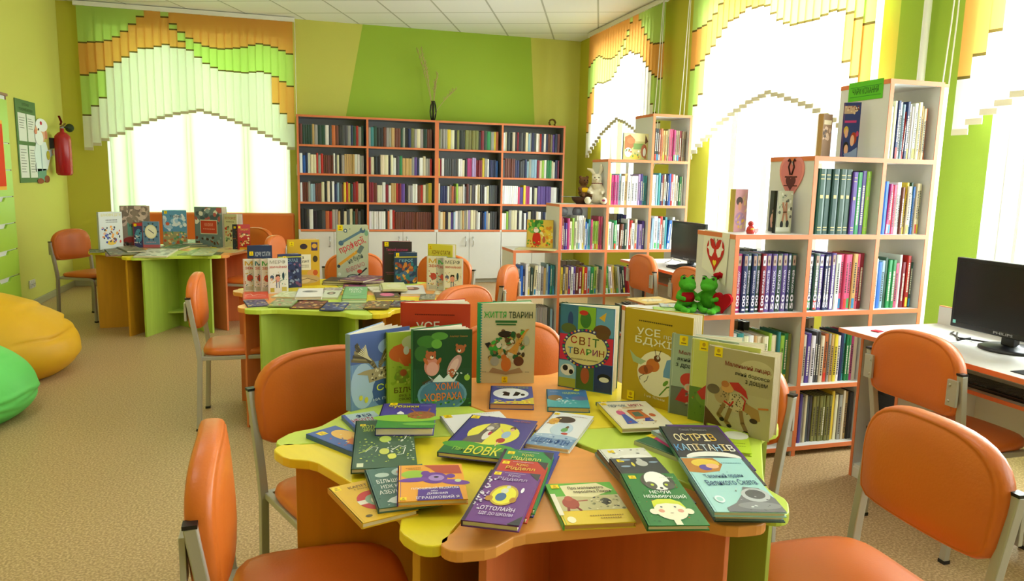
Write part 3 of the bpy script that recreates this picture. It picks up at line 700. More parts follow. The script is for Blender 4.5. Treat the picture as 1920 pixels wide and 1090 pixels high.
# vase with dried stalks, ring on the bookcase
t = thing('wire_vase', 'dark slender wire vase holding dried stalks on top of the wall bookcase', 'vase', (1.79, BY+.16, 2.18))
k = MB()
for i in range(4):
    a = PI/4+PI/2*i
    k.tube([(math.cos(a)*r_, math.sin(a)*r_, z) for r_, z in ((.022, 0), (.045, .07), (.052, .13), (.042, .2), (.022, .26))], .006, 6)
k.lathe([(.028, 0), (.028, .006)], 16); k.lathe([(.026, .255), (.026, .262)], 16); k.build('wire_frame', 'black_plastic', t)
k = MB(); k.lathe([(.012, .006), (.012, .25)], 12); k.build('inner_tube', 'black_plastic', t)
t2 = thing('dried_stalk', 'bunch of pale dried grass stalks standing in the dark wire vase', 'dried plant', (1.79, BY+.16, 2.18)); rnd = random.Random(5)
for dx, dz, nl in ((-.17, 1.03-.1, 1), (-.13, .80, 1), (.06, .62, 1), (.02, .5, 0), (.32, .42, 1), (-.22, .92, 0)):
    k = MB(); pts = [(dx*(s_/8)**1.5, .02*s_/8, .02+dz*s_/8) for s_ in range(9)]; k.tube(pts, .004, 5, taper=[1]*8+[.3])
    for j in range(22):
        s_ = 4.8+3.1*j/22; x = dx*(s_/8)**1.5; z = .02+dz*s_/8; a = rnd.uniform(0, 2*PI)
        k.tube([(x, .02, z), (x+.022*math.cos(a), .02+.02*math.sin(a), z+.04)], .0025, 4)
    k.build('stalk', 'straw', t2)
k = MB(); pts = [(.045*math.cos(R(a)), 0, .035+.045*math.sin(R(a))) for a in range(-50, 231, 20)]; k.tube(pts, .013, 10, c='6e5526'); o = k.build('horseshoe', 'matte'); o.location = (3.47, BY+.12, 2.18+.012); tag(o, 'brown horseshoe ring standing on the right end of the wall bookcase', 'ornament')

# ---------------------------------------------------------------- books standing on the shelves
BC = {'k': ('26262a', 'black'), 'd': ('4c4e50', 'dark grey'), 'g': ('a2a09a', 'grey'), 'w': ('ecebe8', 'white'), 'c': ('e0d6b6', 'cream'), 't': ('c8a468', 'tan'), 'b': ('6e3a2c', 'brown'),
 'r': ('b8281e', 'red'), 'm': ('84182c', 'maroon'), 'n': ('27305a', 'navy'), 'u': ('2b62b4', 'blue'), 's': ('96b6cc', 'pale blue'), 'G': ('2f8a50', 'green'), 'D': ('28483a', 'dark green'),
 'l': ('9cc84a', 'lime'), 'o': ('82834a', 'olive'), 'y': ('e0c638', 'yellow'), 'O': ('c86a3c', 'orange-brown'), 'p': ('d45078', 'pink'), 'P': ('5a4290', 'purple'), 'v': ('b49ad0', 'lilac'),
 'e': ('38888a', 'teal'), 'M': ('b83478', 'magenta'), 'T': ('8c7a60', 'dull brown')}
ORD = 'first second third fourth fifth sixth seventh eighth ninth tenth eleventh twelfth thirteenth fourteenth fifteenth sixteenth seventeenth eighteenth nineteenth twentieth twenty-first twenty-second twenty-third twenty-fourth twenty-fifth twenty-sixth twenty-seventh twenty-eighth'.split()
NBOOK = [0]
def jit(h, rnd, a=.06):
    v = [int(h[i:i+2], 16)/255 for i in (0, 2, 4)]; k = 1+rnd.uniform(-a, a)
    return '%02x%02x%02x' % tuple(max(0, min(255, int(255*(x*k+rnd.uniform(-a, a)*.3)))) for x in v)
def spine_geo(cov, pg, w, h, d, col, rnd, rounded=True):
    bt = min(.003, w*.18)
    cov.box((-w/2, 0, 0), (-w/2+bt, d, h), c=col); cov.box((w/2-bt, 0, 0), (w/2, d, h), c=col)
    cov.add([(-w/2, 0, 0), (-w/4, -.0025, 0), (w/4, -.0025, 0), (w/2, 0, 0), (-w/2, 0, h), (-w/4, -.0025, h), (w/4, -.0025, h), (w/2, 0, h),
             (-w/2, .003, 0), (w/2, .003, 0), (-w/2, .003, h), (w/2, .003, h)],
            [(0, 1, 5, 4), (1, 2, 6, 5), (2, 3, 7, 6), (4, 5, 6, 7, 11, 10), (3, 2, 1, 0, 8, 9), (8, 10, 11, 9)], c=col)
    pg.box((-w/2+bt, .003, .003), (w/2-bt, d-.003, h-.004), c='e6dcc4')
def spine_print(k, w, h, style, rnd, dark):
    y = -.0031; a = .26*w
    ink = 'e8e2cc' if dark else '3a3436'
    if style == 1:      # gilt bands
        for z in (.06, .10, .84, .90): k.box((-w*.27, y, h*z), (w*.27, -.0024, h*z+.004), c='cdb878')
        k.box((-w*.2, y, h*.55), (w*.2, -.0024, h*.60), c='cdb878')
    elif style == 2:    # pale label with dark rules, near the top and bottom
        k.box((-w*.27, y, h*.76), (w*.27, -.0024, h*.88), c='e4dcc0'); k.box((-w*.27, y, h*.08), (w*.27, -.0024, h*.16), c='e4dcc0'); k.box((-w*.27, y-.0002, h*.80), (w*.27, -.0024, h*.815), c='222222')
    elif style == 3:    # title running up the spine, shown as worn rows of marks
        z = h*.15
        while z < h*.75:
            dz = rnd.uniform(.006, .012); k.box((-a*.7, y, z), (a*.7, -.0024, z+dz*.7), c=ink); z += dz
    elif style == 4:
        c2 = rnd.choice(['d83a2a', 'e8d23a', '3a8ac0', 'e8e8e8', '46a05a'])
        k.box((-w*.27, y, h*.02), (w*.27, -.0024, h*.2), c=c2); z = h*.3
        while z < h*.85: dz = rnd.uniform(.006, .012); k.box((-a*.6, y, z), (a*.6, -.0024, z+dz*.7), c=ink); z += dz
def shelf_row(x0, x1, z, yf, letters, h, where, grp, depth=.17, seed=0, fill=.97, hj=.12, parts=True, styles=(0, 3, 3, 4), lean=(), single=None, texts=None, wf=None, typ='book'):
    rnd = random.Random(seed*77+len(letters)); n = len(letters); W = []; Hh = []; pc = None
    for i, ch in enumerate(letters):
        if ch == pc: W.append(W[-1]); Hh.append(Hh[-1]); ST.append(ST[-1])
        else:
            W.append(rnd.uniform(.7, 1.3)); Hh.append(h*(1-rnd.uniform(0, hj)))
            if i == 0: ST = []
            ST.append(rnd.choice(styles))
        pc = ch
    if wf: W = list(wf)
    tot = sum(W); av = (x1-x0)*fill; x = x0+.002
    for i, ch in enumerate(letters):
        w = W[i]/tot*av; col = jit(BC[ch][0], rnd); hh = Hh[i]; d = depth*rnd.uniform(.88, 1.05); yo = rnd.uniform(0, .012)
        if ch == ' ': x += w; continue
        ang = dict(lean).get(i, 0)
        cov = MB(); pg = MB() if parts else cov
        dark = sum(int(col[j:j+2], 16) for j in (0, 2, 4)) < 330
        spine_geo(cov, pg, w-.0015, hh, d, col, rnd)
        pr = MB() if parts else cov
        if single is None: spine_print(pr, w, hh, ST[i], rnd, dark)
        if texts and i < len(texts) and texts[i]:
            a, b = texts[i]
            for txt, lo, hi, cc, tw in ((a, .04, .30, 'e6e0f0', .30), (b, .33, .72, 'd8d0e4', .2)):
                vs, fs = glyph(txt, .03)
                pr.add([(-(v-.5)*w*tw*2, -.0034, hh*(lo+(hi-lo)*u)) for u, v in vs], fs, c=cc)
            pr.box((-w*.27, -.003, hh*.80), (w*.27, -.0024, hh*.97), c=rnd.choice(['b8a08c', 'c8d0e0', 'a88878', 'e0e0ea']))
            pr.ball((0, -.003, hh*.87), (w*.14, .0008, hh*.035), c='6a4a40', n=8, k=5)
        px = x+w/2
        if single is not None:
            o_v = len(single.v); T = Matrix.Translation((px, yf+.02+yo, z)) @ Matrix.Rotation(ang, 4, 'Y')
            single.add([T @ Vector(v) for v in cov.v], cov.f); single.c[-len(cov.f):] = cov.c
        else:
            o = cov.build('book', 'print'); o.location = (px, yf+.02+yo, z); o.rotation_euler = (0, ang, 0)
            if parts:
                pg.build('pages', 'print', o)
                if pr.v: pr.build('spine_print', 'print', o)
            NBOOK[0] += 1
            tag(o, '%s %s, %s from the left on %s' % (BC[ch][1], typ, ORD[i], where), 'book', grp)
        x += w
# near stepped unit ------------------------------------------------
YB = FY+.03
U1 = 'near stepped unit'
def cell(xs, i): return xs[i]+.012, xs[i+1]-.012
g_ = 'books on the near stepped shelf unit'
ency = [('100', 'ВЕЛИКИХ'), ('100', 'ВИДАТНИХ'), ('100', 'ПОЛКОВОДЦІВ'), ('100', 'ХУДОЖНИКІВ'), ('100', 'ПИСЬМЕННИКІВ'), ('100', 'КОРАБЛІВ'), ('50', 'УБИВСТВ'), ('50', 'ЖІНОК'), ('50', 'ГЕРОЇВ'), ('50', 'ДУЕЛЕЙ'), ('50', 'АКТОРІВ'), ('50', 'КОХАНЦІВ'), ('50', 'ЧУДЕС')]
a, b = cell(FX, 1)
shelf_row(a, b, FZ[2], YB-.012, 'OMnDnDmPPDPnD', .300, 'the encyclopedia shelf under the doves drawing', g_, .17, 1, .93, 0, True, (0,), texts=[None]+ency[:12])
shelf_row(a, b-.06, FZ[2], YB+.185, 'TdTbdTd', .315, 'the back row behind the encyclopedias', g_, .13, 2, .8, .04)
shelf_row(a+.0, b, FZ[1], YB+.18, 'kcTkcTkd', .32, 'the back row one shelf below the encyclopedias', g_, .13, 3, .62, .06)
shelf_row(a+.0, b, FZ[1], YB-.01, 'ewecwtcclcelGo', .29, 'the shelf below the encyclopedias', g_, .17, 4, .96, .1)
a, b = cell(FX, 2)
shelf_row(a, b, FZ[3], YB-.012, 'DDDDDDPGPl', .335, 'the top shelf with dark green volumes', g_, .18, 5, .93, .04, True, (1, 3), wf=[1.35, 1.35, 1.35, 1.35, 1.35, 1.35, 1, .95, .95, .95])
shelf_row(a, b, FZ[2], YB-.012, 'PnDPnnPwppptpm', .30, 'the shelf of purple and pink spines', g_, .17, 6, .95, .03, True, (3, 4), texts=[None]+ency[6:12])
shelf_row(a, b-.15, FZ[2], YB+.185, 'TTdTt', .305, 'the back row behind purple and pink spines', g_, .13, 7, .9, .03)
shelf_row(a, b, FZ[1], YB-.01, 'ckcPwddcOgtywneGGMc', .275, 'the picture-book shelf of the third bay', g_, .17, 8, .97, .09)
shelf_row(a, b-.12, FZ[1], YB+.18, 'kTTdTc', .315, 'the back row, third bay picture-book shelf', g_, .13, 9, .9, .03)
shelf_row(a, b, FZ[0]+.047, YB-.01, 'PrPgcddooooooycgctkd', .285, 'the bottom shelf of the third bay', g_, .17, 10, .98, .1, True, (0, 0, 3))
shelf_row(a+.03, b-.1, FZ[0]+.047, YB+.18, 'kdokk', .305, 'the back row of the bottom third bay', g_, .13, 11, .95, .04)
a, b = cell(FX, 3)
shelf_row(a, b, FZ[4], YB-.012, 'enwcnwsrncgwctcO', .30, 'the highest shelf of the near stepped unit', g_, .18, 12, .93, .12, lean=((7, .05),))
shelf_row(a, b, FZ[3], YB-.012, 'wwuMrpwwbycDucc', .285, 'the second-highest shelf, end bay', g_, .18, 13, .96, .14, lean=((3, .04), (9, .05)))
shelf_row(a, b, FZ[2], YB-.012, 'wwusDGGpwmrD', .29, 'the end bay shelf above the desk', g_, .18, 14, .94, .18, lean=((0, .04),))
shelf_row(a, b, FZ[1], YB+.02, 'kmd', .26, 'the end bay shelf behind the desk', g_, .18, 15, .4, .1)
# mid stepped unit --------------------------------------------------
g_ = 'books on the farther stepped shelf unit'; YM = MY+.02
a, b = cell(MX, 0)
shelf_row(a, b, MZ[1], YM, 'ngunwcDcwwgtsuee', .285, 'the low shelf under the red story book', g_, .17, 16, .97, .22, lean=((7, .06),))
shelf_row(a+.17, b, MZ[0]+.047, YM, 'ggggggds', .27, 'the bottom shelf of grey booklets', g_, .19, 17, .9, .1, True, (0,))
a, b = cell(MX, 1)
shelf_row(a, b, MZ[2], YM, 'pbPPMclcwwwwcuseplllpp', .30, 'the shelf directly below the toy rabbit', g_, .17, 18, .97, .24)
shelf_row(a+.28, b-.1, MZ[2], YM+.18, 'mG', .33, 'the back row below the toy rabbit', g_, .13, 19, .9, .02)
shelf_row(a, b, MZ[1], YM, 'oydtPwPbmyrsGlc', .25, 'the second shelf below the toy rabbit', g_, .17, 20, .92, .05, True, (3, 4))
shelf_row(a+.1, b-.05, MZ[1], YM+.18, 'TTTTb', .30, 'the back row, second shelf below the rabbit', g_, .13, 21, .8, .2)
shelf_row(a, b, MZ[0]+.047, YM, 'dkDd', .28, 'the bottom shelf below the toy rabbit', g_, .18, 22, .5, .1)
a, b = cell(MX, 2)
shelf_row(a, b, MZ[3], YM, 'yMMMswtwwwvPee', .285, 'the shelf under the horses picture', g_, .17, 23, .97, .1, True, (3,))
shelf_row(a, b, MZ[2], YM, 'lwgGwbkDwrwcPvP', .28, 'the second shelf under the horses picture', g_, .17, 24, .97, .2, lean=((5, .05), (9, .06)))
shelf_row(a+.15, b-.08, MZ[2], YM+.18, 'TnnP', .33, 'the back row, second shelf under the horses', g_, .13, 25, .8, .1)
shelf_row(a, b-.1, MZ[1], YM, 'elGwtyogkDmr', .26, 'the leaning row by the far desk chair', g_, .17, 26, .9, .1, lean=tuple((i, -.12) for i in range(12)))
shelf_row(a+.2, b, MZ[0]+.047, YM, 'kdDP', .27, 'the bottom shelf left of the far desk', g_, .18, 27, .95, .1)
a, b = cell(MX, 3)
shelf_row(a, b, MZ[4], YM, 'nkkbOttTppMTTmTT', .285, 'the highest shelf of the farther unit', g_, .17, 28, .97, .08, wf=[1]*16)
shelf_row(a, b, MZ[3], YM, 'bwwsenrcknurwckGw', .29, 'the end bay shelf of striped spines', g_, .17, 29, .97, .1)
shelf_row(a, b, MZ[2], YM, 'kswsrgeuwsc', .30, 'the shelf left of the far monitor', g_, .17, 30, .9, .12, lean=((1, .04), (7, .08), (8, .08)))
# wall bookcase ------------------------------------------------------
BACK = [
 ['bDDDDtgDDwdObkddgnDrgD', 'geDkkbggtbbDgknogcgDbb', 'ogggyckokdooookmDGgyO', 'wckdkckmkdkcsgndwcrnwnbTPnb'],
 ['wunwccrgrbbbbbwdckgtttttwwgg', 'mckkcckcwdGtttgPnwcggr', 'ymwddddddwwckMMvvmmmyggwnnnnu', 'dbbbbbnnkdnsgssmclwGGcwnm'],
 ['wbbbgssbbbckcdwnsdbyryDmrcc', 'mmbccwmwttrmPkggwwbrcoy', 'cnnnwTOblccwdbdcddwcckkwcddddd', 'wwwwwwwwpPPyMMwkcPPPPPwwk'],
 ['kkdwkkdOrggtkcdcDbdk', 'wwwwwwwkOwrbbbbbbbbbbbbbbbb', 'gctkcPswgctgcvccgwknugcddd', 'wwlgcckwdwnckkcwdnwTnnk']]
stuff = MB(); names_r = ['top', 'second', 'third', 'fourth']; names_c = ['leftmost', 'second', 'third', 'rightmost']
cells = [(r_, c_) for r_ in range(4) for c_ in range(4)]
# the rows that show largest stay single books up to about three hundred shelved books in all
for r_, c_ in cells:
    x0 = BX[c_]+(.022 if c_ % 2 == 0 else .011); x1 = BX[c_+1]-(.011 if c_ % 2 == 0 else .022); L = BACK[r_][c_]
    one = NBOOK[0]+len(L) > 318
    shelf_row(x0+.005, x1-.005, BZ[3-r_], BY+.03, L, .262 if r_ < 2 else .268, 'the %s shelf, %s bay, wall bookcase' % (names_r[r_], names_c[c_]), 'old volumes in the grey wall bookcase', .17, 100+r_*4+c_, .965, .07 if r_ == 0 else .16, False, (1, 2, 2, 3), single=stuff if one else None, typ='volume')
if stuff.v: tag(stuff.build('shelved_books', 'print'), 'rows of old hardbacks filling the remaining shelves of the grey-backed wall bookcase', 'books', None, 'stuff')
print('BOOKS', NBOOK)

# ---------------------------------------------------------------- picture books on the tables
def art(k, kt, w, h, z, A, seed=0):
    """A: list of marks in cover coordinates (0..1); k: picture mesh, kt: lettering mesh"""
    rnd = random.Random(seed); dz = .00003; q = z+.0003
    for s_ in A:
        t = s_[0]; q += dz*(3 if t == 's' else 1)
        if t == 'T':
            _, txt, u0, v0, u1, v1, c = s_[:7]; ro = s_[7] if len(s_) > 7 else 0
            vs, fs = glyph(txt, .010); cx, cy = (u0+u1)/2, (v0+v1)/2; pts = []
            for x, y in vs:
                X = (x-.5)*(u1-u0)*w; Y = (y-.5)*(v1-v0)*h
                pts.append((cx*w+X*math.cos(ro)-Y*math.sin(ro), cy*h+X*math.sin(ro)+Y*math.cos(ro), q+.0003))
            kt.add(pts, fs, c=c)
        elif t == 'e':
            _, u, v, ru, rv, c = s_[:6]; ro = s_[6] if len(s_) > 6 else 0
            k.add([(x, y, q) for x, y in ell(u*w, v*h, ru*w, rv*h, 22, ro)], [tuple(range(22))], c=c)
        elif t == 'r':
            _, u0, v0, u1, v1, c = s_
            k.add([(u0*w, v0*h, q), (u1*w, v0*h, q), (u1*w, v1*h, q), (u0*w, v1*h, q)], [(0, 1, 2, 3)], c=c)
        elif t == 'p':
            _, P_, c = s_; k.add([(u*w, v*h, q) for u, v in P_], [tuple(range(len(P_)))], c=c)
        elif t == 'l':    # stroke
            _, P_, th, c = s_
            for (a0, b0), (a1, b1) in zip(P_, P_[1:]):
                A_ = Vector((a0*w, b0*h)); B_ = Vector((a1*w, b1*h)); d = (B_-A_).normalized()*th*w/2; n_ = Vector((-d.y, d.x))
                k.add([(*(A_-d*.4+n_), q), (*(A_-d*.4-n_), q), (*(B_+d*.4-n_), q), (*(B_+d*.4+n_), q)], [(0, 1, 2, 3)], c=c)
        elif t == 's':    # scattered small strokes and dots
            _, n, u0, v0, u1, v1, sz, cs = s_
            for i in range(n):
                u, v = rnd.uniform(u0, u1), rnd.uniform(v0, v1); r1, r2 = sz*rnd.uniform(.4, 1), sz*rnd.uniform(.3, .8); m_ = 9; ro = rnd.uniform(0, PI)
                pts = [(u*w+r1*w*math.cos(2*PI*j/m_)*rnd.uniform(.7, 1.1)*math.cos(ro)-r2*w*math.sin(2*PI*j/m_)*math.sin(ro), v*h+r1*w*math.cos(2*PI*j/m_)*math.sin(ro)+r2*w*math.sin(2*PI*j/m_)*math.cos(ro)) for j in range(m_)]
                pts = [(min(max(x, .004), w-.002), min(max(y, .002), h-.002)) for x, y in pts]
                k.add([(x, y, q+i*1e-6) for x, y in pts], [tuple(range(m_))], c=rnd.choice(cs))
        elif t == 'B':    # yellow publisher badge
            _, u, v = s_[:3]; sz = s_[3] if len(s_) > 3 else .12
            k.add([(u*w, v*h, q), ((u+sz)*w, v*h, q), ((u+sz)*w, v*h+sz*1.1*w, q), (u*w, v*h+sz*1.1*w, q)], [(0, 1, 2, 3)], c='f6d800')
            k.add([(x, y, q+dz/2) for x, y in ell((u+sz/2)*w, v*h+sz*.7*w, sz*.2*w, sz*.22*w)], [tuple(range(20))], c='c89a10')
            k.add([((u+sz*.2)*w, v*h+sz*.18*w, q+dz/2), ((u+sz*.8)*w, v*h+sz*.18*w, q+dz/2), ((u+sz*.8)*w, v*h+sz*.32*w, q+dz/2), ((u+sz*.2)*w, v*h+sz*.32*w, q+dz/2)], [(0, 1, 2, 3)], c='8a6a10')
def book_at(name, label, group, w, h, t, mtx, cover, A=(), spine=None, pages='ead9b8', open_=0, seed=0):
    """local x along the cover's width, y up its height, front cover at z=t; open_ swings the back cover open"""
    root = bpy.data.objects.new('picture_book', None); COL.objects.link(root); root.empty_display_size = .05
    root.matrix_world = mtx; tag(root, label, 'book', group)
    bt = .0022; sp = spine or cover; c = MB(); p = MB(); f0 = 0 if not open_ else t*.55
    c.box((0, 0, t-bt), (w, h, t), c=cover)
    if not open_:
        c.box((0, 0, 0), (w, h, bt), c=cover); c.box((-.0008, 0, 0), (bt, h, t), c=sp)
        p.box((bt, .003, bt), (w-.0035, h-.003, t-bt), c=pages)
    else:
        c.box((-.0008, 0, t*.5), (bt, h, t), c=sp)
        p.box((bt, .003, t*.55), (w-.0035, h-.003, t-bt), c=pages)
        for f in (.25, .45, .7):
            an = open_*f; T = Matrix.Translation((0, 0, t*.5)) @ Matrix.Rotation(an, 4, 'Y')
            p.T = T; p.box((bt, .003, -.0007), (w-.004, h-.003, 0), c=pages)
        T = Matrix.Translation((0, 0, t*.5)) @ Matrix.Rotation(open_, 4, 'Y')
        p.T = T; p.box((bt, .003, -t*.35), (w-.004, h-.003, 0), c=pages)
        c.T = T; c.box((0, 0, -t*.35-bt), (w, h, -t*.35), c=sp); c.box((-.0008, 0, -t*.35-bt), (bt, h, 0), c=sp)
    # groove beside the spine
    c.T = Matrix.Identity(4); c.box((.006, .001, t), (.0072, h-.001, t+.00012), c=sp)
    c.build('cover', 'print', root); p.build('pages', 'matte', root)
    if A:
        k = MB(); kt = MB(); art(k, kt, w, h, t, A, seed)
        if k.v: k.build('cover_picture', 'print', root)
        if kt.v:
            top = max([v[2] for v in k.v+kt.v])+.0002; kt.v = [(x, y, top) for x, y, z in kt.v]; kt.build('title_lettering', 'print', root)
    return root
def flat(label, bl, br, tl, z0, t, cover, A=(), spine=None, group='picture books on the near table', pages='ead9b8', seed=0, ztab=TT):
    zt = z0+t; B_, C_, D_ = (at(*q, z=zt) for q in (bl, br, tl)); a = C_-B_; b = D_-B_
    ta = math.atan2(a.y, a.x); tb = math.atan2(b.y, b.x)-PI/2; d = (tb-ta+PI) % (2*PI)-PI; th = ta+d/2
    m_ = Matrix.Translation((B_.x, B_.y, z0)) @ Matrix.Rotation(th, 4, 'Z')
    return book_at('', label, group, a.length, b.length, t, m_, cover, A, spine, pages, 0, seed)
def stand(label, bl, br, tl, t, cover, A=(), spine=None, open_=.45, group='upright picture books on the near table', pages='efe6d2', zb=TT, seed=0, w=None, h=None, yw=None):
    B_, C_ = (at(*q, z=zb) for q in (bl, br))
    if yw: B_, C_ = at(*bl, y=yw[0]), at(*br, y=yw[1]); B_.z = C_.z = zb
    a = C_-B_; W = w or a.length; a.normalize(); n_ = Vector((a.y, -a.x, 0))
    d = ray(*tl); c0 = Vector((0, 0, CAM_H)); s_ = (B_-c0).dot(n_)/d.dot(n_); H = h or (c0+d*s_).z-zb
    m_ = Matrix(((a.x, 0, n_.x, B_.x-n_.x*t), (a.y, 0, n_.y, B_.y-n_.y*t), (0, 1, 0, zb+.0005), (0, 0, 0, 1)))
    return book_at('', label, group, W, H, t, m_, cover, A, spine, pages, open_, seed)
dash = lambda u0, u1, v, c='444444', n=12, h=.012: [('r', u0+(u1-u0)*i/n, v, u0+(u1-u0)*(i+.7)/n, v+h, c) for i in range(n)]
# --- near table, upright books
stand('upright red book whose top rises behind the green hamster book', (752, 737), (880, 740), (749, 568), .02, 'c23c22', [*dash(.2, .78, .87, '6a1a10', 22), ('T', 'УСЕ', .22, .70, .56, .80, 'e8ddd0', .05), ('T', 'про', .6, .69, .76, .745, 'c8b8a8', -.05), ('e', .5, .35, .3, .22, 'efe6da')], seed=1)
stand('upright blue book with a flying owl on the near table', (658, 772.5), (768, 747), (654.8, 628.7), .022, '6f8fba',
 [('r', 0, .6, 1, 1, '4a5f9a'), ('e', .7, .78, .25, .12, '8fa6cc'), ('e', .2, .3, .2, .3, 'a9c0d8'), ('e', .85, .2, .5, .32, '35558c'), *[('l', [(.42-.012*i, .5+.012*i), (.36-.034*i, .60+.030*i), (.02+.012*i+.02*(i % 2), .66+.025*i)], .045, ['6e5f3c', '8f7f54', '4a3f28'][i % 3]) for i in range(9)], *[('l', [(.34-.01*i, .62+.01*i), (.12+.02*i, .74+.016*i)], .014, 'd8cba0') for i in range(7)], *[('l', [(.48, .52+.01*i), (.56+.03*i, .70-.005*i), (.66+.04*i, .80-.02*i)], .05, ['7d6c44', '564a2e', '9a8a5e'][i % 3]) for i in range(7)], *[('l', [(.54+.03*i, .62), (.62+.04*i, .74-.012*i)], .014, 'd8cba0') for i in range(6)], ('p', [(.1, .47), (.22, .5), (.7, .52), (.62, .36), (.3, .33), (.28, .43)], 'a9976c'), ('s', 30, .3, .34, .65, .5, .025, ['4a3f28', 'e0d4b0']), ('T', 'СОВА', .42, .20, .95, .29, 'd8e04a'), ('T', 'НА ПРОСТОРІ', .36, .07, .98, .105, 'd0d8e0'), ('e', .16, .15, .03, .035, 'd8cf3a'), ('e', .25, .11, .03, .04, 'd8cf3a')], '86a0c4', seed=2)
stand('upright yellow-green squirrel book between the owl and hamster books', (726, 759), (832, 749), (725.4, 624.7), .02, 'b4cf4c',
 [('e', .25, .7, .22, .12, 'e8743a'), ('e', .4, .62, .2, .1, 'f08a48'), ('p', [(.1, .8), (.5, .9), (.6, .5), (.3, .52)], 'e87038'), ('e', .45, .85, .2, .1, 'd6dcae'), ('e', .33, .74, .05, .06, 'e4e8ea'), ('e', .25, .38, .12, .1, '8ea23c'), ('e', .28, .43, .06, .05, 'c0603a'), ('s', 40, .05, .25, .6, .55, .04, ['7fae3a', 'd6e06a', 'a2c040']), ('T', 'БІЛЧЕНЯ', .12, .15, .72, .225, '6a4a1a'), ('T', 'ЯКЕ ШУКАЛО', .2, .09, .72, .125, '6a5a2a'), ('T', 'СВОЮ СТЕЖКУ', .2, .04, .72, .075, '6a5a2a')], '8fae34', seed=3)
stand('upright dark green book with two hamsters splashing in water', (773.6, 766), (883.7, 762), (768.3, 620), .02, '254f34',
 [('r', .02, .5, .98, .99, '1f4a2c'), ('e', .25, .85, .18, .08, '3f7a34'), ('e', .45, .92, .14, .05, '57963e'), ('e', .4, .82, .09, .06, '6aa844'), ('e', .15, .7, .12, .1, '3a6e36'), ('e', .5, .16, .42, .22, '6c9cc0'), ('e', .5, .16, .38, .19, '4f7fa8'), ('e', .32, .53, .13, .12, 'd88a7c'), ('e', .33, .5, .1, .09, 'e6a8a0'), ('e', .3, .67, .09, .055, 'b8603c'), ('e', .24, .72, .02, .02, 'b8603c'), ('e', .37, .71, .02, .02, 'b8603c'), ('e', .32, .65, .03, .02, 'f0e0d0'), ('e', .33, .665, .012, .01, '221a16'), ('e', .7, .54, .09, .15, 'c89a98', -.5), ('e', .69, .53, .055, .11, 'e2bcb6', -.5), ('e', .88, .79, .022, .02, 'b06038'), ('e', .74, .80, .022, .02, 'b06038'), ('e', .64, .41, .05, .03, 'c86a3c'), ('e', .22, .6, .03, .05, 'c86a3c', .5), ('e', .44, .6, .03, .05, 'c86a3c', -.5), ('e', .8, .75, .08, .055, 'b06038'), ('e', .78, .73, .03, .02, 'f4e8dc'), ('e', .78, .74, .013, .012, '1a1412'), ('e', .66, .45, .06, .05, 'b8603c'), ('p', [(.25, .42), (.35, .36), (.45, .43), (.52, .37), (.6, .43), (.68, .36), (.78, .44), (.7, .33), (.35, .33)], 'dceaf2'), ('s', 14, .6, .42, .95, .5, .02, ['eaf4fa']), ('s', 26, .02, .03, .98, .12, .03, ['4f9a3a', '2c6e34', '9cc04a']), ('e', .92, .38, .05, .04, 'a0c84a'), ('T', 'ПРИГОДИ', .16, .31, .36, .36, '6a3a1a', .4), ('T', 'ХОМИ', .38, .23, .78, .32, 'e8792a', .05), ('T', 'ХОВРАХА', .2, .09, .84, .19, 'ee7e2c', .04), ('T', 'Альберт Іванов', .62, .9, .92, .93, 'a87a3a')], '3a7a4a', seed=4)
stand('upright cream book with green zigzag spine and animals around an open book', (894.7, 719), (1000.8, 719.3), (896.4, 569), .018, 'd6cba2',
 [('r', 0, 0, .045, 1, '2d9a5a'), *[('p', [(.045, i/30), (.075, (i+.5)/30), (.045, (i+1)/30)], '3a9a98') for i in range(30)], ('T', 'ЖИТТЯ', .10, .82, .49, .90, '1faa3c'), ('T', 'ТВАРИН', .53, .82, .95, .90, '1f3a24'), ('r', .3, .76, .68, .79, '2e6a34'), ('r', .32, .73, .66, .75, '2e6a34'), ('p', [(.2, .14), (.26, .2), (.5, .15), (.74, .2), (.8, .14), (.5, .11)], 'a88a68'), ('s', 70, .18, .28, .8, .66, .07, ['2f8a3a', '3fae3a', '1f5a2c', '4a3a22', '6a4a2a', 'c8a050', '8a6a3a', 'e0d8c0']), ('p', [(.12, .5), (.2, .52), (.3, .45), (.2, .42)], '1c1c22'), ('e', .48, .62, .13, .04, '2a201a'), ('p', [(.52, .4), (.68, .52), (.84, .68), (.9, .69), (.84, .64), (.72, .46), (.68, .36)], 'd89a40'), ('s', 26, .56, .38, .82, .64, .012, ['8a4a1a']), ('e', .5, .24, .09, .09, 'd8782a'), ('e', .46, .33, .05, .035, 'd8782a'), ('e', .3, .28, .08, .06, 'a8a89a'), ('e', .72, .28, .09, .06, '6a3a20'), ('e', .85, .54, .05, .06, 'b8b8a4'), *dash(.08, .16, .14, '8a8a7a', 3, .008), *dash(.84, .92, .14, '8a8a7a', 3, .008), ('B', .43, .01, .1)], '2d9a5a', .28, seed=5)
sky_ = '4f8fc8'
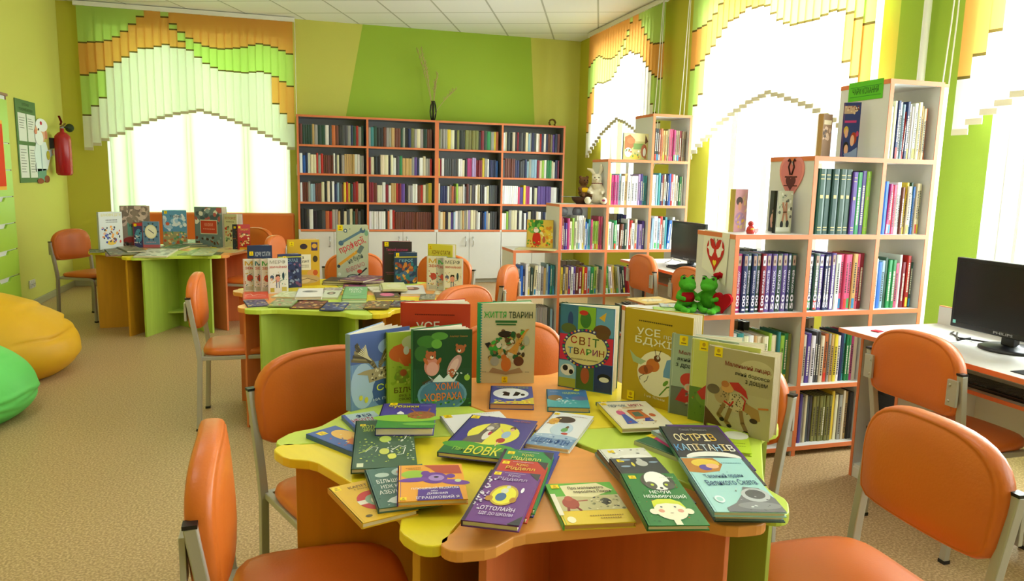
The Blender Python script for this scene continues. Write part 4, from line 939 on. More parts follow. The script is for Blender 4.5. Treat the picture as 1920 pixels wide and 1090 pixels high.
stand('thick upright animal-world board book with a round title and picture squares', (1046, 724.4), (1147, 741), (1051.7, 569.7), .03, '3d78a8',
 [('r', .01, .66, .33, .99, '3a78a0'), ('e', .2, .82, .05, .1, '2a4a8a'), ('e', .17, .72, .14, .06, '5a6a3a'), ('r', .34, .66, .66, .99, '8ac03c'), ('e', .48, .84, .1, .1, '3a7a34'), ('e', .44, .92, .08, .03, 'd0302a'), ('r', .67, .66, .99, .99, '68a8dc'), ('p', [(.72, .88), (.85, .95), (.82, .84)], 'e8b83a'), ('e', .78, .72, .16, .08, '6a4428'), ('r', .01, .34, .99, .65, 'd82e50'), ('r', .01, .01, .33, .33, '8fc4e0'), ('r', .01, .01, .33, .12, 'a8b84a'), ('e', .17, .22, .13, .07, 'efefec'), ('e', .13, .24, .05, .035, '1a1a1a'), ('e', .24, .2, .04, .03, '1a1a1a'), ('r', .34, .01, .66, .33, '4a6a34'), ('e', .5, .18, .08, .1, 'b05a34'), ('r', .67, .01, .99, .33, '2a3a78'), ('e', .85, .18, .12, .05, '16181e'), ('e', .85, .16, .09, .03, 'e8e8ee'),
  ('e', .5, .5, .44, .235, '3a3a7a'), *[('e', .5+.415*math.cos(2*PI*i/36), .5+.218*math.sin(2*PI*i/36), .02, .012, ['e8c83a', 'd83a3a', '3aa84a', 'e8e8e8'][i % 4]) for i in range(36)], ('e', .5, .5, .385, .195, 'e8dc9a'),
  ('T', 'С', .22, .55, .34, .64, 'b02a2a'), ('T', 'В', .38, .54, .49, .635, '8a4a1a'), ('T', 'І', .54, .535, .58, .635, 'a02a5a'), ('T', 'Т', .62, .53, .74, .63, '2a6a2a'),
  *[('T', ch, .17+i*.115, .425, .265+i*.115, .50, cc) for i, (ch, cc) in enumerate(zip('ТВАРИН', ['2a8ac8', '6a3a1a', 'c83a3a', '3a9a3a', '8a2a6a', '9a3a1a']))], ('T', 'ВІД КОМАХИ ДО ДИНОЗАВРА', .24, .355, .74, .375, '5a4a3a'), ('e', .80, .67, .12, .04, '6a4a2a'), ('e', .72, .70, .04, .02, '6a4a2a')], '3a5a3a', .30, seed=6)
stand('large upright mustard book with a bee at a washbasin circle', (1165, 748), (1290, 781), (1174.7, 577), .02, 'c2a21c',
 [*dash(.22, .72, .88, '4a3e10', 18, .014), ('T', 'УСЕ', .2, .74, .55, .82, 'f0ecd8', .03), ('T', 'про', .6, .73, .78, .775, 'd8d4b8'), ('T', 'БДЖІЛ', .18, .63, .86, .72, 'f0ecd8', -.02), ('e', .55, .36, .32, .24, 'f0e8cc'), ('p', [(.1, .56), (.2, .5), (.36, .47), (.28, .42), (.16, .44)], 'a9bc8e'), ('p', [(.62, .4), (.66, .52), (.78, .56), (.86, .5), (.87, .34), (.62, .34)], '6a9ac8'), ('e', .46, .44, .1, .07, 'c8702a'), ('e', .36, .38, .12, .05, 'b8602a', .35), ('e', .36, .38, .03, .04, '8a4418', .35), ('e', .52, .52, .05, .035, '6a3a1a'), ('e', .53, .53, .018, .016, 'f4f0e4'), ('e', .53, .53, .008, .008, '111111'), ('l', [(.5, .55), (.48, .61)], .008, '3a2a1a'), ('l', [(.54, .55), (.57, .61)], .008, '3a2a1a'), ('l', [(.34, .33), (.27, .29), (.28, .26)], .008, '3a2a1a'), ('l', [(.4, .32), (.38, .27), (.34, .24)], .008, '3a2a1a'), ('l', [(.58, .14), (.68, .24), (.8, .28)], .018, '5a8a2a'), ('e', .66, .28, .05, .02, '6a9a2a', .8), ('e', .76, .22, .05, .02, '6a9a2a', .1), ('T', 'і не тільки', .36, .09, .66, .12, 'e8e0b8', -.03), ('B', .09, .02, .11)], seed=7, open_=.25)
knight = lambda bg, c2: [('r', .02, .0, 1, .35, c2), ('e', .3, .45, .14, .09, 'c83a2a'), ('e', .3, .36, .07, .05, 'c8b8a8'), ('e', .3, .36, .04, .03, 'e0a88a'), ('p', [(.1, .18), (.2, .34), (.34, .3), (.3, .16)], 'b82a24'), ('s', 30, .25, .1, .55, .3, .03, ['888880', '55554f', 'b8b4a8']), ('B', .12, .87, .13)]
stand('grey-green upright knight book, the hindmost of the three', (1252.6, 774), (1375, 800), (1262, 625.3), .012, 'a3b5a4', knight('', '6a7468')+[('T', 'Маленький лицар', .12, .74, .9, .80, '7a2a2a', -.03), ('T', 'який боровся', .1, .66, .7, .72, '2a3430', -.03), ('T', 'з драконом', .08, .58, .62, .64, '2a3430', -.03)], 'c8d0c4', .35, seed=8)
stand('yellow-green upright knight book, the middle one of the three', (1289, 786), (1415, 815), (1299.4, 635), .012, 'cdcf6a', [('r', 0, .0, 1, .42, '5f7f2c'), ('e', .6, .3, .5, .15, '6f8f34'), ('e', .5, .56, .16, .1, '8a8a84'), ('e', .5, .55, .12, .07, 'd8d8d2'), ('e', .52, .53, .07, .04, 'e4b090'), ('p', [(.12, .36), (.3, .5), (.5, .46), (.4, .3), (.2, .28)], 'c03024'), ('s', 20, .05, .02, .9, .35, .02, ['8aa040', 'b03a2a', '4a6a24']), ('B', .12, .87, .13)], 'd8d8b8', .35, seed=9)
stand('upright book with a knight riding a spotted horse, the front one of the three', (1319.5, 797), (1441, 830), (1329.7, 647.9), .014, 'b9ad88',
 [('r', .01, .5, .99, .99, 'b4a682'), ('e', .75, .8, .25, .12, 'c8bd9a'), ('p', [(0, 0), (0, .25), (.35, 0)], '5a3a22'), ('T', 'Маленький лицар,', .28, .78, .97, .85, '8a2a22', -.02), ('T', 'який боровся', .44, .69, .95, .75, '2a2420', -.02), ('T', 'з дощем', .6, .61, .93, .67, '2a2420', -.02), ('e', .44, .36, .2, .1, 'c8b48a', -.3), ('e', .26, .42, .12, .1, 'b09468'), ('s', 60, .24, .26, .66, .48, .014, ['2a2018', '3a2a1e']), ('p', [(.6, .4), (.82, .34), (.86, .22), (.76, .18), (.7, .26), (.58, .3)], 'a8824a'), ('l', [(.3, .32), (.22, .18), (.28, .14)], .06, '8a6a3c'), ('l', [(.4, .28), (.34, .12), (.4, .08)], .06, '8a6a3c'), ('l', [(.56, .28), (.6, .14), (.66, .06)], .06, '8a6a3c'), ('e', .28, .13, .04, .025, '241c14'), ('e', .4, .07, .04, .02, '241c14'), ('e', .66, .04, .04, .02, '241c14'), ('e', .76, .2, .06, .03, '3a2a1a'), ('e', .34, .53, .1, .06, 'd09a5a'), ('e', .3, .57, .06, .04, 'b8703a'), ('p', [(.36, .6), (.5, .62), (.62, .54), (.66, .44), (.54, .5), (.44, .52)], 'b8281e'), ('l', [(.3, .36), (.4, .32), (.44, .38)], .025, 'b8281e'), ('l', [(.82, .36), (.96, .38)], .025, 'c8702a'), ('l', [(.6, .3), (.62, .42), (.56, .46)], .02, 'b8281e'), ('e', .12, .48, .1, .06, '6a5a44'), ('B', .1, .88, .13)], 'd8c8b0', .3, seed=10)
# --- near table, flat books (z0 is the height of the book's underside)
Z = TT
flat('yellow lifebuoy book, lowest of the near left pile at the yellow rim', (679, 982), (785, 956), (613, 916), Z, .013, 'e3b62a', [('B', .03, .86, .15), ('T', 'КАПІТАН', .3, .84, .8, .90, '6a4a10'), ('T', 'І КОЗЛИК', .36, .78, .8, .81, '6a4a10'), ('e', .55, .45, .32, .26, 'c8302a'), ('p', [(.23, .4), (.4, .4), (.4, .5), (.23, .5)], 'ece6d4'), ('p', [(.7, .4), (.87, .4), (.87, .5), (.7, .5)], 'ece6d4'), ('e', .55, .45, .18, .15, '8fae90'), ('e', .55, .42, .1, .1, 'e8e0c8'), ('e', .2, .12, .06, .03, '6a5a2a'), ('s', 20, .1, .05, .9, .2, .02, ['c89a1c', 'f0cc4a'])], 'd0a020', seed=11)
flat('teal-grey alphabet book lying between the lifebuoy and purple bear books', (709, 954), (833, 949), (651.8, 886), Z+.0135, .012, '4d7268', [('e', .62, .84, .2, .12, 'b8ccc4'), ('e', .62, .84, .12, .07, 'd8a078'), ('e', .25, .8, .12, .06, 'b8ccc4'), ('T', 'БІЛЬШЕ', .12, .58, .5, .68, 'e8ece4'), ('T', 'НІЖ КІПА', .16, .44, .62, .53, 'e8ece4'), ('T', 'АЗБУКА', .1, .30, .5, .40, 'e8ece4'), ('e', .6, .14, .4, .12, 'd8e0dc'), ('s', 26, .05, .02, .95, .25, .035, ['e8ecea', 'c85a2a', '3a5a50', 'b0c4bc']), ('s', 30, .05, .3, .95, .95, .02, ['3a5a50', '6a8e84'])], '3f5f58', seed=12)
flat('orange book with a purple bear lying on the teal alphabet book', (744.8, 941.5), (878, 945), (722, 875.4), Z+.026, .012, 'eea53a', [('p', [(.4, .98), (.95, .96), (.98, .7), (.6, .72), (.5, .88)], 'b8503a'), ('e', .25, .72, .2, .12, '9cc040'), ('e', .55, .6, .2, .16, '6f3f9a'), ('e', .42, .74, .07, .07, '6f3f9a'), ('e', .8, .64, .07, .06, '6f3f9a'), ('e', .25, .56, .24, .06, '7a48a4', .1), ('e', .86, .46, .22, .07, '7a48a4', -.25), ('e', .58, .6, .12, .09, 'a888c8'), ('e', .58, .62, .04, .025, '2a1a3a'), ('e', .9, .5, .05, .04, 'c8d8a0'), *dash(.12, .36, .9, '8a5a2a', 9), *dash(.16, .36, .86, '8a5a2a', 7), ('p', [(.3, .3), (.9, .34), (.93, .0), (.28, .0)], '5a3a92'), ('T', 'ПЛЮШЕВИЙ ВЕДМІДЬ', .2, .27, .9, .34, 'f0ecf4'), ('T', 'або', .48, .215, .58, .25, 'f0ecf4'), ('T', 'ДИВНИЙ', .42, .13, .72, .2, 'f0ecf4'), ('T', 'ІГРАШКОВИЙ Я', .26, .03, .88, .11, 'f0ecf4'), ('B', .04, .02, .09)], '6a3f92', seed=13)
flat('dark green tangled-tales book with curling white and lime doodles', (658, 880), (783, 876), (659, 790), Z+.013, .013, '3f5f44', [('T', 'КОТИГОРОШКА', .12, .80, .86, .88, 'c0d04a'), ('T', 'ЗАПЛУТАНІ КАЗКИ', .14, .73, .84, .79, 'c0d04a'), ('B', .08, .86, .10), ('s', 80, .55, .1, .98, .97, .028, ['dfe6d8', 'eef2ea', '9ab48a', 'c8d84a']), ('s', 40, .1, .1, .6, .6, .028, ['9cba5a', '6a9a4a', 'd4dc5a', '5a8050']), ('e', .52, .55, .1, .07, 'b4c85a'), ('e', .5, .3, .08, .06, 'c8cc5a'), ('e', .62, .2, .07, .05, 'd8d85a'), ('l', [(.2, .3), (.32, .4), (.4, .38), (.36, .3)], .012, 'dce4d4'), ('l', [(.6, .3), (.74, .4), (.84, .36), (.8, .24), (.7, .22)], .014, 'eef2ea'), ('l', [(.66, .6), (.78, .7), (.9, .64), (.84, .54)], .014, 'eef2ea'), ('l', [(.1, .28), (.2, .32), (.3, .42)], .02, 'b8cc4a'), ('r', .08, .02, .18, .09, 'd8dcb8')], '2c4632', seed=14)
flat('pale blue book with a blue spine under the dark green tangled-tales book', (700, 838), (765, 826), (650, 778), Z+.0, .0125, 'b7d0d6', [('r', 0, 0, .1, 1, '4a62ac'), ('T', 'ФЕЯ', .35, .84, .8, .94, '2a3a7a'), ('T', 'НЕЧУЛА', .12, .7, .8, .82, 'b82a5a'), ('s', 20, .1, .1, .9, .6, .04, ['d8a078', '6a9ac0', 'e8e8e0'])], '4a62ac', seed=15)
flat('small blue and orange fairy-tale book sticking out at the left end', (664, 850), (705, 828), (609, 806), Z, .0124, '4668ac', [('B', .2, .8, .25), ('e', .7, .6, .3, .24, 'e8b85a'), ('e', .6, .3, .25, .14, 'd87838'), ('s', 20, .1, .05, .95, .7, .06, ['e8d8a0', '3a5a9a', 'c85a2a'])], '3f62a4', seed=16)
flat('purple book with an orange beast on green hills beside the tangled-tales book', (703, 803), (813, 803), (718.6, 757), Z+.0265, .022, '4a3f96', [('r', .0, .0, 1, .46, '3f8a34'), ('e', .5, .38, .6, .14, '8fc03a'), ('e', .75, .5, .25, .16, '9a6034'), ('l', [(.65, .6), (.55, .76)], .03, '9a6034'), ('l', [(.86, .6), (.9, .78)], .03, '9a6034'), ('s', 16, .5, .4, .95, .62, .04, ['b87040', '7a4424', '5f9a34']), ('p', [(.3, .58), (.36, .66), (.42, .6), (.44, .54), (.32, .54)], 'eeeeea'), ('T', 'Чубзики', .12, .78, .68, .92, 'e8d83a'), ('B', .13, .91, .14), *dash(.72, .92, .88, 'b8b0d8', 8), ('e', .75, .14, .3, .06, '6fb040')], '2c3a6a', pages='ece0cc', seed=17)
flat('white hedgehog book lying behind the wolf book', (856, 822), (978, 812), (821, 781), Z, .011, 'ecebea', [('B', .05, .88, .13), ('e', .62, .55, .3, .28, '8a6a5a'), ('s', 90, .38, .32, .9, .8, .02, ['4a3830', 'a88a7a', '6a5044']), ('e', .34, .4, .12, .1, 'd8b090'), ('s', 14, .1, .1, .9, .3, .03, ['9ab06a', 'd8b04a']), *dash(.5, .9, .93, '888888', 10)], 'dcdcd8', seed=18)
flat('purple and green wolf book lying in the middle of the near table', (820, 847.7), (962, 861), (894.5, 779), Z+.0115, .013, '473f8c', [('r', 0, 0, 1, .24, '2a6a34'), ('e', .45, .22, .5, .1, '4f9a34'), ('e', .52, .55, .36, .28, 'e8e04a'), ('p', [(.18, .3), (.2, .42), (.32, .5), (.36, .72), (.38, .82), (.44, .8), (.5, .84), (.54, .74), (.52, .62), (.48, .5), (.46, .3)], '6a6058'), ('e', .44, .72, .08, .08, '8a8078'), ('e', .42, .68, .05, .05, 'd8d0c8'), ('e', .44, .5, .05, .12, 'e0dad2'), ('e', .48, .72, .01, .01, '111111'), ('e', .47, .55, .025, .05, 'b82a4a'), ('e', .74, .72, .04, .05, '5a3420'), ('e', .74, .69, .03, .035, 'e8b898'), ('e', .7, .55, .06, .09, '9ab8d8'), ('e', .68, .4, .06, .06, 'b83030'), ('l', [(.64, .6), (.58, .68)], .02, 'e8b898'), ('l', [(.66, .36), (.66, .26)], .015, 'e8b898'), ('T', 'Пан', .15, .08, .3, .16, '9cc84a'), ('T', 'ВОВК', .33, .03, .78, .22, 'e0d83a'), ('T', 'Аліна Штефан', .66, .9, .92, .95, 'c86a5a'), ('B', .02, .9, .12)], '1f4a2a', seed=19)
flat('white and blue dolphin book lying right of the wolf book', (985, 832), (1063, 848), (1012.9, 769.2), Z, .012, 'e9ebee', [('r', 0, 0, 1, .3, '7a9ac0'), ('e', .5, .28, .5, .06, 'a8c0d8'), ('s', 30, 0, .02, 1, .3, .05, ['5a80b0', '9ab4d0', 'c8d8e8']), ('e', .4, .78, .26, .1, '4a3a34'), ('e', .18, .7, .12, .1, 'd8a03a'), ('s', 14, .05, .6, .3, .8, .05, ['e8c04a', 'c86a3a', 'f0e0a0']), ('e', .5, .5, .26, .18, 'c4d8e8'), ('e', .6, .55, .04, .05, '6a4a2a'), ('e', .58, .48, .08, .06, '6aa860'), ('e', .64, .38, .08, .03, 'c84a3a'), ('T', 'ДЕЛЬФІН', .08, .06, .9, .2, '2f5a9c'), *dash(.5, .9, .9, 'a07a6a', 10), ('B', .04, .9, .13)], 'd8dce0', seed=20)
flat('small thick purple book with black figures in a white oval', (917.8, 757), (1001.3, 758), (923.8, 723.6), Z, .019, '3f4a9a', [('e', .48, .56, .42, .3, 'e8ebee'), ('p', [(.28, .45), (.36, .66), (.46, .6), (.44, .42)], '141414'), ('e', .34, .62, .06, .05, '141414'), ('p', [(.52, .42), (.6, .68), (.72, .6), (.64, .44)], '141414'), ('e', .76, .5, .05, .06, '141414'), ('T', 'ЧАКЛУНКА ВІННІ', .14, .84, .9, .94, '9cb060'), ('p', [(.0, .0), (1, .0), (1, .36), (.7, .16), (.4, .14)], 'd8c03a'), ('s', 20, .1, .02, .9, .22, .05, ['c84a7a', 'e8e04a', '6a8ac0']), ('B', .78, .04, .14)], '2a3470', pages='d9a882', seed=21)
flat('small thick blue sea book lying in front of the animal-world board book', (1026.9, 763), (1106.5, 765), (1026, 730), Z, .017, '2f6fa8', [('r', 0, 0, 1, .42, '49a8b0'), ('e', .2, .5, .18, .16, '8a6a3a'), ('e', .8, .5, .2, .12, '5a6a9a'), ('s', 16, .2, .2, .7, .5, .05, ['e8f0ee', 'bcd8dc']), *dash(.08, .3, .86, 'd8e4f0', 8), ('T', 'НАДІЙКА', .4, .7, .82, .86, 'c8d860'), ('e', .76, .96, .08, .05, 'c8d040')], '1f8a8a', pages='d8c090', seed=22)
flat('dark teal book mostly covered by the cream book with two bears and a cart', (1163, 797), (1255, 790), (1126, 754), Z, .010, '3f6a7c', [('B', .1, .93, .12), ('s', 20, .05, .05, .5, .9, .05, ['6a8a5a', 'd8d04a', '2a4a5a'])], seed=23)
flat('cream book with two cartoon figures beside an orange house, right of centre', (1165.9, 804), (1262, 797), (1132.9, 755), Z+.0105, .013, 'e4dcc0', [('B', .03, .88, .12), ('T', "ПЕРЧИК", .15, .78, .5, .88, '3f6a8a'), ('T', "М'ЯТА", .56, .78, .84, .88, 'b84a6a'), ('T', 'ЩОДЕННИК', .38, .71, .66, .77, 'd88a3a'), ('p', [(.42, .3), (.4, .62), (.68, .66), (.74, .34)], 'c86a34'), ('p', [(.47, .4), (.47, .56), (.62, .58), (.64, .4)], '4a6a5a'), ('r', .44, .62, .74, .66, '8a3a24'), ('e', .26, .55, .08, .1, 'c84a7a'), ('e', .3, .66, .04, .04, 'e8b890'), ('p', [(.18, .14), (.24, .5), (.32, .5), (.4, .16)], '3a5ab0'), ('e', .82, .44, .06, .06, 'c85a2a'), ('p', [(.56, .22), (.62, .34), (.72, .34), (.74, .22)], '2a3a9a'), ('s', 12, .2, .12, .9, .3, .03, ['7a5a3a', 'b83a2a', 'd8a83a'])], 'e0d040', pages='c8b090', seed=24)
rid = lambda n: [('p', [(.78, 1), (1, 1), (1, .84)], '3a3a3e'), ('r', 0, 0, .05, 1, '3a2a44'), ('B', .1, .9, .14), *dash(.3, .72, .955, 'c8bcd4', 16, .01), ('T', 'Кріс', .4, .86, .64, .93, n), ('T', 'Рідделл', .22, .78, .8, .86, n)]
flat('blue book, lowest of the fanned pile with the purple book on top', (900, 949), (999, 963), (955, 838), Z, .0135, '3c4aa0', [], '2a3470', seed=25)
flat('green book second from the bottom of the fanned pile topped by a purple book', (892, 944), (1003, 955), (947, 842), Z+.014, .0135, '2f8a4a', rid('d8d05a'), '1f4a2c', seed=26)
flat('red book just under the purple one in the fanned pile', (880, 960), (988, 972), (936, 860), Z+.028, .0135, 'c0392a', rid('e0c04a'), '6a1a1a', seed=27)
flat('purple book with a white vine border, topmost of the fanned pile', (865, 975), (973, 987.5), (921, 881), Z+.042, .0135, '6f3a86', rid('b8a8c8')+[('s', 70, .04, .2, .2, .85, .035, ['ece8f0', 'e4dcea', '6f3a86']), ('e', .5, .5, .26, .2, 'c8a83a'), ('e', .5, .5, .22, .17, 'e8e03a'), ('e', .48, .58, .07, .05, 'd8d8c8'), ('e', .46, .46, .1, .08, '4a6a9a'), ('e', .26, .42, .07, .05, 'b8862a'), ('e', .7, .42, .06, .05, 'b8862a'), ('e', .52, .66, .04, .03, 'c8ccd0'), ('T', 'ОТТОЛАЙН', .2, .2, .82, .29, 'e8dcf0'), ('T', 'ІДЕ ДО ШКОЛИ', .22, .11, .82, .17, 'd8c8e4'), ('p', [(.78, 0), (1, 0), (1, .16)], '3a3a3e'), ('e', .8, .62, .03, .05, 'eeeaf4')], '3a2040', pages='ecdcc4', seed=28)
flat('yellow and green piglet book lying at the front of the near table', (1057, 985), (1191.5, 977), (1027, 908.4), Z, .013, 'e8c83a', [('r', 0, .66, 1, 1, '63b03a'), ('r', 0, .3, 1, .66, 'c8bf8c'), ('p', [(.2, .94), (.78, .98), (.96, .78), (.62, .62), (.22, .66)], 'e9dfae'), ('T', 'Про маленького', .3, .8, .84, .89, '4a3424'), ('T', 'поросятка Плюха', .36, .70, .92, .79, '4a3424'), ('e', .24, .48, .12, .14, 'a84a3a'), ('e', .24, .6, .06, .06, 'b85a44'), ('l', [(.3, .52), (.5, .54)], .03, 'a84a3a'), ('l', [(.18, .38), (.16, .3)], .04, '8a3a2a'), ('l', [(.3, .38), (.34, .3)], .04, '8a3a2a'), ('e', .76, .5, .08, .08, '2e2e26'), ('s', 30, .45, .32, .98, .62, .035, ['7a7a54', 'e0d8b0', '9a9a6c', '3e3e30']), ('e', .14, .1, .06, .07, 'f4ecc0'), *dash(.42, .9, .16, 'a8842a', 14, .02), *dash(.55, .85, .1, 'a8842a', 9, .02), ('r', 0, .2, .07, .72, 'ece4c8'), ('B', .06, .86, .12)], '5aa83a', pages='d8a468', seed=29)
flat('teal book, lowest and leftmost of the fan under the green blond-face book', (1176, 912), (1250, 905), (1121, 848), Z, .010, '6d98a4', [('s', 20, .05, .4, .5, .95, .05, ['3a6a5a', '9ac0c4'])], seed=30)
flat('black-and-white squirrel-forest book in the fan, red title word', (1188, 928), (1283, 918), (1139.5, 843), Z+.0105, .012, 'e2e0d4', [('s', 80, .04, .3, .98, .98, .05, ['3a3a34', '8a8a80', 'c8c6b8', 'f4f2ea']), ('B', .18, .9, .13), ('e', .6, .74, .36, .1, 'f0eee6'), ('T', 'БІЛКА', .34, .64, .88, .74, 'd84a2a')], '4a4a40', seed=31)
flat('charcoal night book with a grey animal, directly under the green blond-face book', (1206, 948), (1302, 940), (1159.4, 860), Z+.023, .012, '3c4145', [('B', .12, .9, .14), ('e', .6, .86, .12, .07, 'b8b8b0'), ('e', .6, .93, .06, .05, 'b8b8b0'), ('e', .3, .95, .12, .02, '8aa0b8'), ('e', .86, .88, .1, .02, '8aa0b8'), ('e', .4, .84, .03, .05, 'd8c83a'), ('e', .22, .8, .1, .02, '8aa0b8')], '2a2c30', seed=32)
flat('green book with a pale blond face and raccoon, topmost of the right fan', (1214, 986), (1329, 982), (1174.3, 888.6), Z+.0355, .012, '2f7a3e', [('s', 40, .05, .05, .95, .95, .035, ['1f5a2c', '4a9a4a', '2a6a38']), ('s', 12, .05, .1, .98, .9, .02, ['c83a2a']), ('B', .12, .88, .13), ('e', .6, .82, .3, .2, '4a4a46'), ('e', .6, .84, .22, .2, 'f0efe8'), ('e', .45, .74, .1, .08, '5a5a54'), ('e', .76, .74, .1, .08, '5a5a54'), ('e', .47, .75, .03, .022, 'c8d83a'), ('e', .72, .75, .03, .022, 'c8d83a'), ('e', .6, .68, .03, .02, '222222'), ('T', 'НЕЧУЙ', .34, .56, .7, .64, 'f0f4ea', -.03), ('T', 'НЕВМИРУЩИЙ', .2, .46, .92, .55, 'f0f4ea', -.05), *dash(.68, .94, .9, 'd8e0d0', 8), ('e', .52, .25, .27, .17, 'f1e9cc'), ('p', [(.26, .3), (.28, .42), (.4, .46), (.62, .46), (.76, .4), (.8, .28), (.7, .36), (.5, .38), (.34, .36)], 'd4dc3a'), ('e', .23, .23, .07, .05, 'f1e9cc'), ('e', .82, .23, .07, .05, 'f1e9cc'), ('r', .47, 0, .58, .12, 'f1e9cc'), ('e', .36, .24, .05, .03, 'e4a08a'), ('e', .68, .24, .05, .03, 'e4a08a'), ('e', .39, .31, .02, .013, '2a4a5a'), ('e', .62, .31, .02, .013, '2a4a5a'), ('e', .51, .2, .03, .005, '8a5a4a')], '1f5a2c', seed=33)
flat('green book with a pink ribbon, sticking out left under the captains book', (1290, 866), (1330, 845), (1205, 823), Z, .011, '2f6a4e', [('B', .5, .85, .3), ('p', [(.2, .2), (.5, .9), (.8, .9), (.6, .1)], 'd83a7a'), ('s', 16, .1, .1, .9, .9, .05, ['e8e0c0', '1f4a34'])], 'b8b49a', seed=34)
flat('pale orange and blue book between the pink-ribbon and captains books', (1292, 852), (1345, 842), (1237, 806), Z+.0113, .0098, 'bcc8c4', [('B', .25, .88, .2), ('s', 36, .05, .05, .95, .9, .06, ['e0a050', '6a9ac0', 'e8e0c8', 'd85a5a'])], '9ab8c8', seed=35)
flat('lime green booklet beneath the knight books and captains book', (1327, 842), (1409.6, 851), (1324, 793), Z, .010, 'bcd832', [('e', .7, .6, .3, .16, 'e8ecd8'), *dash(.4, .9, .3, '6a8a2a', 10), *dash(.5, .9, .2, '6a8a2a', 8), ('s', 20, .05, .7, .95, .98, .03, ['8ab02a', 'd8e86a'])], seed=36)
flat('purple-backed book right under the charcoal captains book', (1303, 880), (1412, 876), (1277, 797.5), Z+.0214, .0083, '5f3a86', [], '3a6a64', seed=37)
flat('charcoal captains island book with cut-paper letters', (1304, 908), (1430, 903), (1272, 801), Z+.030, .0104, '47454a', [('r', .02, .0, 1, .38, '4a4a4e'), ('e', .55, .42, .42, .1, 'e8e6dc'), ('e', .55, .34, .5, .1, '4a5a62'), *[('T', ch, .13+i*.115, .70+.01*(i % 2), .235+i*.115, .84+.01*(i % 2), cc) for i, (ch, cc) in enumerate(zip('ОСТРІВ', ['f0e4b8', 'e4d8a8', 'd8bc6a', 'e8d08a', 'f0e0b0', 'd8b04a']))], *[('T', ch, .04+i*.105, .52+.01*(i % 2), .135+i*.105, .64+.01*(i % 2), cc) for i, (ch, cc) in enumerate(zip('КАПІТАНІВ', ['5a9ad0', '8ac0e0', 'e0dcc8', 'c8b080', 'b8c8d0', 'e8e0c8', '9ac4e0', 'd8c080', 'e8e4d4']))], ('T', 'Саша Правдіна', .3, .90, .76, .95, '9a9a9e')], '2a5a56', seed=38)
flat('dark thin book under the pale blue stingray book', (1341, 968), (1468, 964), (1307, 892), Z, .014, '3f5f66', [], '3f5f66', seed=39)
flat('pale blue stingray book, topmost of the right front pile', (1338, 960), (1471.5, 957.5), (1290.2, 858.4), Z+.0406, .011, 'a3d4d2', [('p', [(.02, .7), (.02, .98), (.54, .99), (.62, .86), (.5, .72), (.24, .68)], 'b87a3a'), ('e', .36, .88, .22, .09, 'e0c04a'), ('e', .32, .79, .1, .06, '5a4aa0'), ('e', .44, .82, .1, .05, 'e8b48c'), ('T', 'Таємний орден', .2, .57, .80, .66, '1f4a78', .10), ('T', 'Великого Ската', .16, .45, .92, .55, '1f4a78', .08), *dash(.62, .94, .88, '5a8a9a', 12, .014), ('p', [(.22, .0), (1, .0), (1, .22), (.88, .4), (.66, .42), (.58, .3), (.4, .14), (.22, .06)], '6f7078'), ('e', .76, .28, .2, .12, 'b8bcc0', -.3), ('e', .76, .29, .14, .08, '54555c', -.3), ('e', .7, .1, .3, .06, '8a8c92'), ('s', 14, .5, .02, .95, .4, .03, ['9a9ca2', 'd4d8da', '5a5c64']), ('e', .2, .2, .07, .06, 'dfeaf0'), ('e', .2, .2, .045, .035, 'a3d4d2'), ('s', 10, .4, .4, .98, .8, .015, ['3a6a7a'])], '7aa8b0', seed=40)
flat('middle thin blue-grey book in the pile right under the stingray book', (1340, 964), (1466, 961), (1306, 888), Z+.0142, .0142, '5f7f8c', [], '5f7f8c', seed=41)

# ---------------------------------------------------------------- books on the middle table
G2 = 'picture books on the middle table'; GU2 = 'upright picture books on the middle table'
def scene_art(seed, cols, badge=None, title=None, n=40, sz=.09, box=(.06, .06, .94, .8)):
    A = [('s', n, box[0], box[1], box[2], box[3], sz, cols)]
    if title: A += title
    if badge: A.append(('B', *badge))
    return A
S2 = lambda *a, **k: stand(*a, group=GU2, **k)
S2('upright navy cosmonaut book behind the left white comedy books', (467, 546), (512, 544), (466, 461), .014, '2c3a5c', [('T', 'ХОЧУ СТАТИ', .28, .76, .92, .86, 'd8dce8'), ('T', 'КОСМОНАВТОМ', .2, .62, .94, .72, 'd8dce8'), ('B', .06, .78, .16), ('s', 16, .1, .1, .9, .5, .07, ['e8e8e0', 'c86a3a', '6a8ac0'])], seed=50, open_=.3)
meroA = lambda c: [('T', 'МЕРФ', .1, .84, .9, .95, c), ('T', 'ЗВИЧАЙНИЙ', .08, .72, .94, .80, 'c8322a'), ('e', .48, .42, .12, .1, 'e8a090'), ('p', [(.36, .46), (.4, .54), (.58, .54), (.6, .46), (.5, .5)], '3a2a22'), ('e', .2, .46, .1, .06, '5a6a8a'), ('e', .18, .4, .06, .04, 'e8b8a0'), ('e', .76, .5, .06, .1, '2a4a5a'), ('l', [(.42, .34), (.42, .16)], .04, '4a5a8a'), ('l', [(.54, .34), (.54, .16)], .04, '4a5a8a'), ('l', [(.38, .36), (.22, .3)], .03, 'd8b84a'), ('l', [(.6, .36), (.8, .4)], .03, '3a6a5a'), ('s', 26, .08, .2, .94, .62, .03, ['d8b84a', '3a8a7a', 'c85a4a', '5a6a8a']), ('r', .1, .04, .3, .16, 'c8b84a'), ('r', .68, .06, .92, .18, 'd8c060')]
mero2 = lambda c: [('T', 'М', .1, .8, .5, .93, c), ('T', 'ЗВИ', .1, .68, .6, .76, 'c8322a'), ('e', .35, .42, .16, .1, ['c84a3a', '3a8a9a', '4a6a5a'][len(c) % 3]), ('s', 26, .08, .1, .7, .6, .05, ['d8b84a', '3a8a7a', 'c85a4a', '5a6a8a']), ('r', .1, .04, .5, .16, 'c8ccc0')]
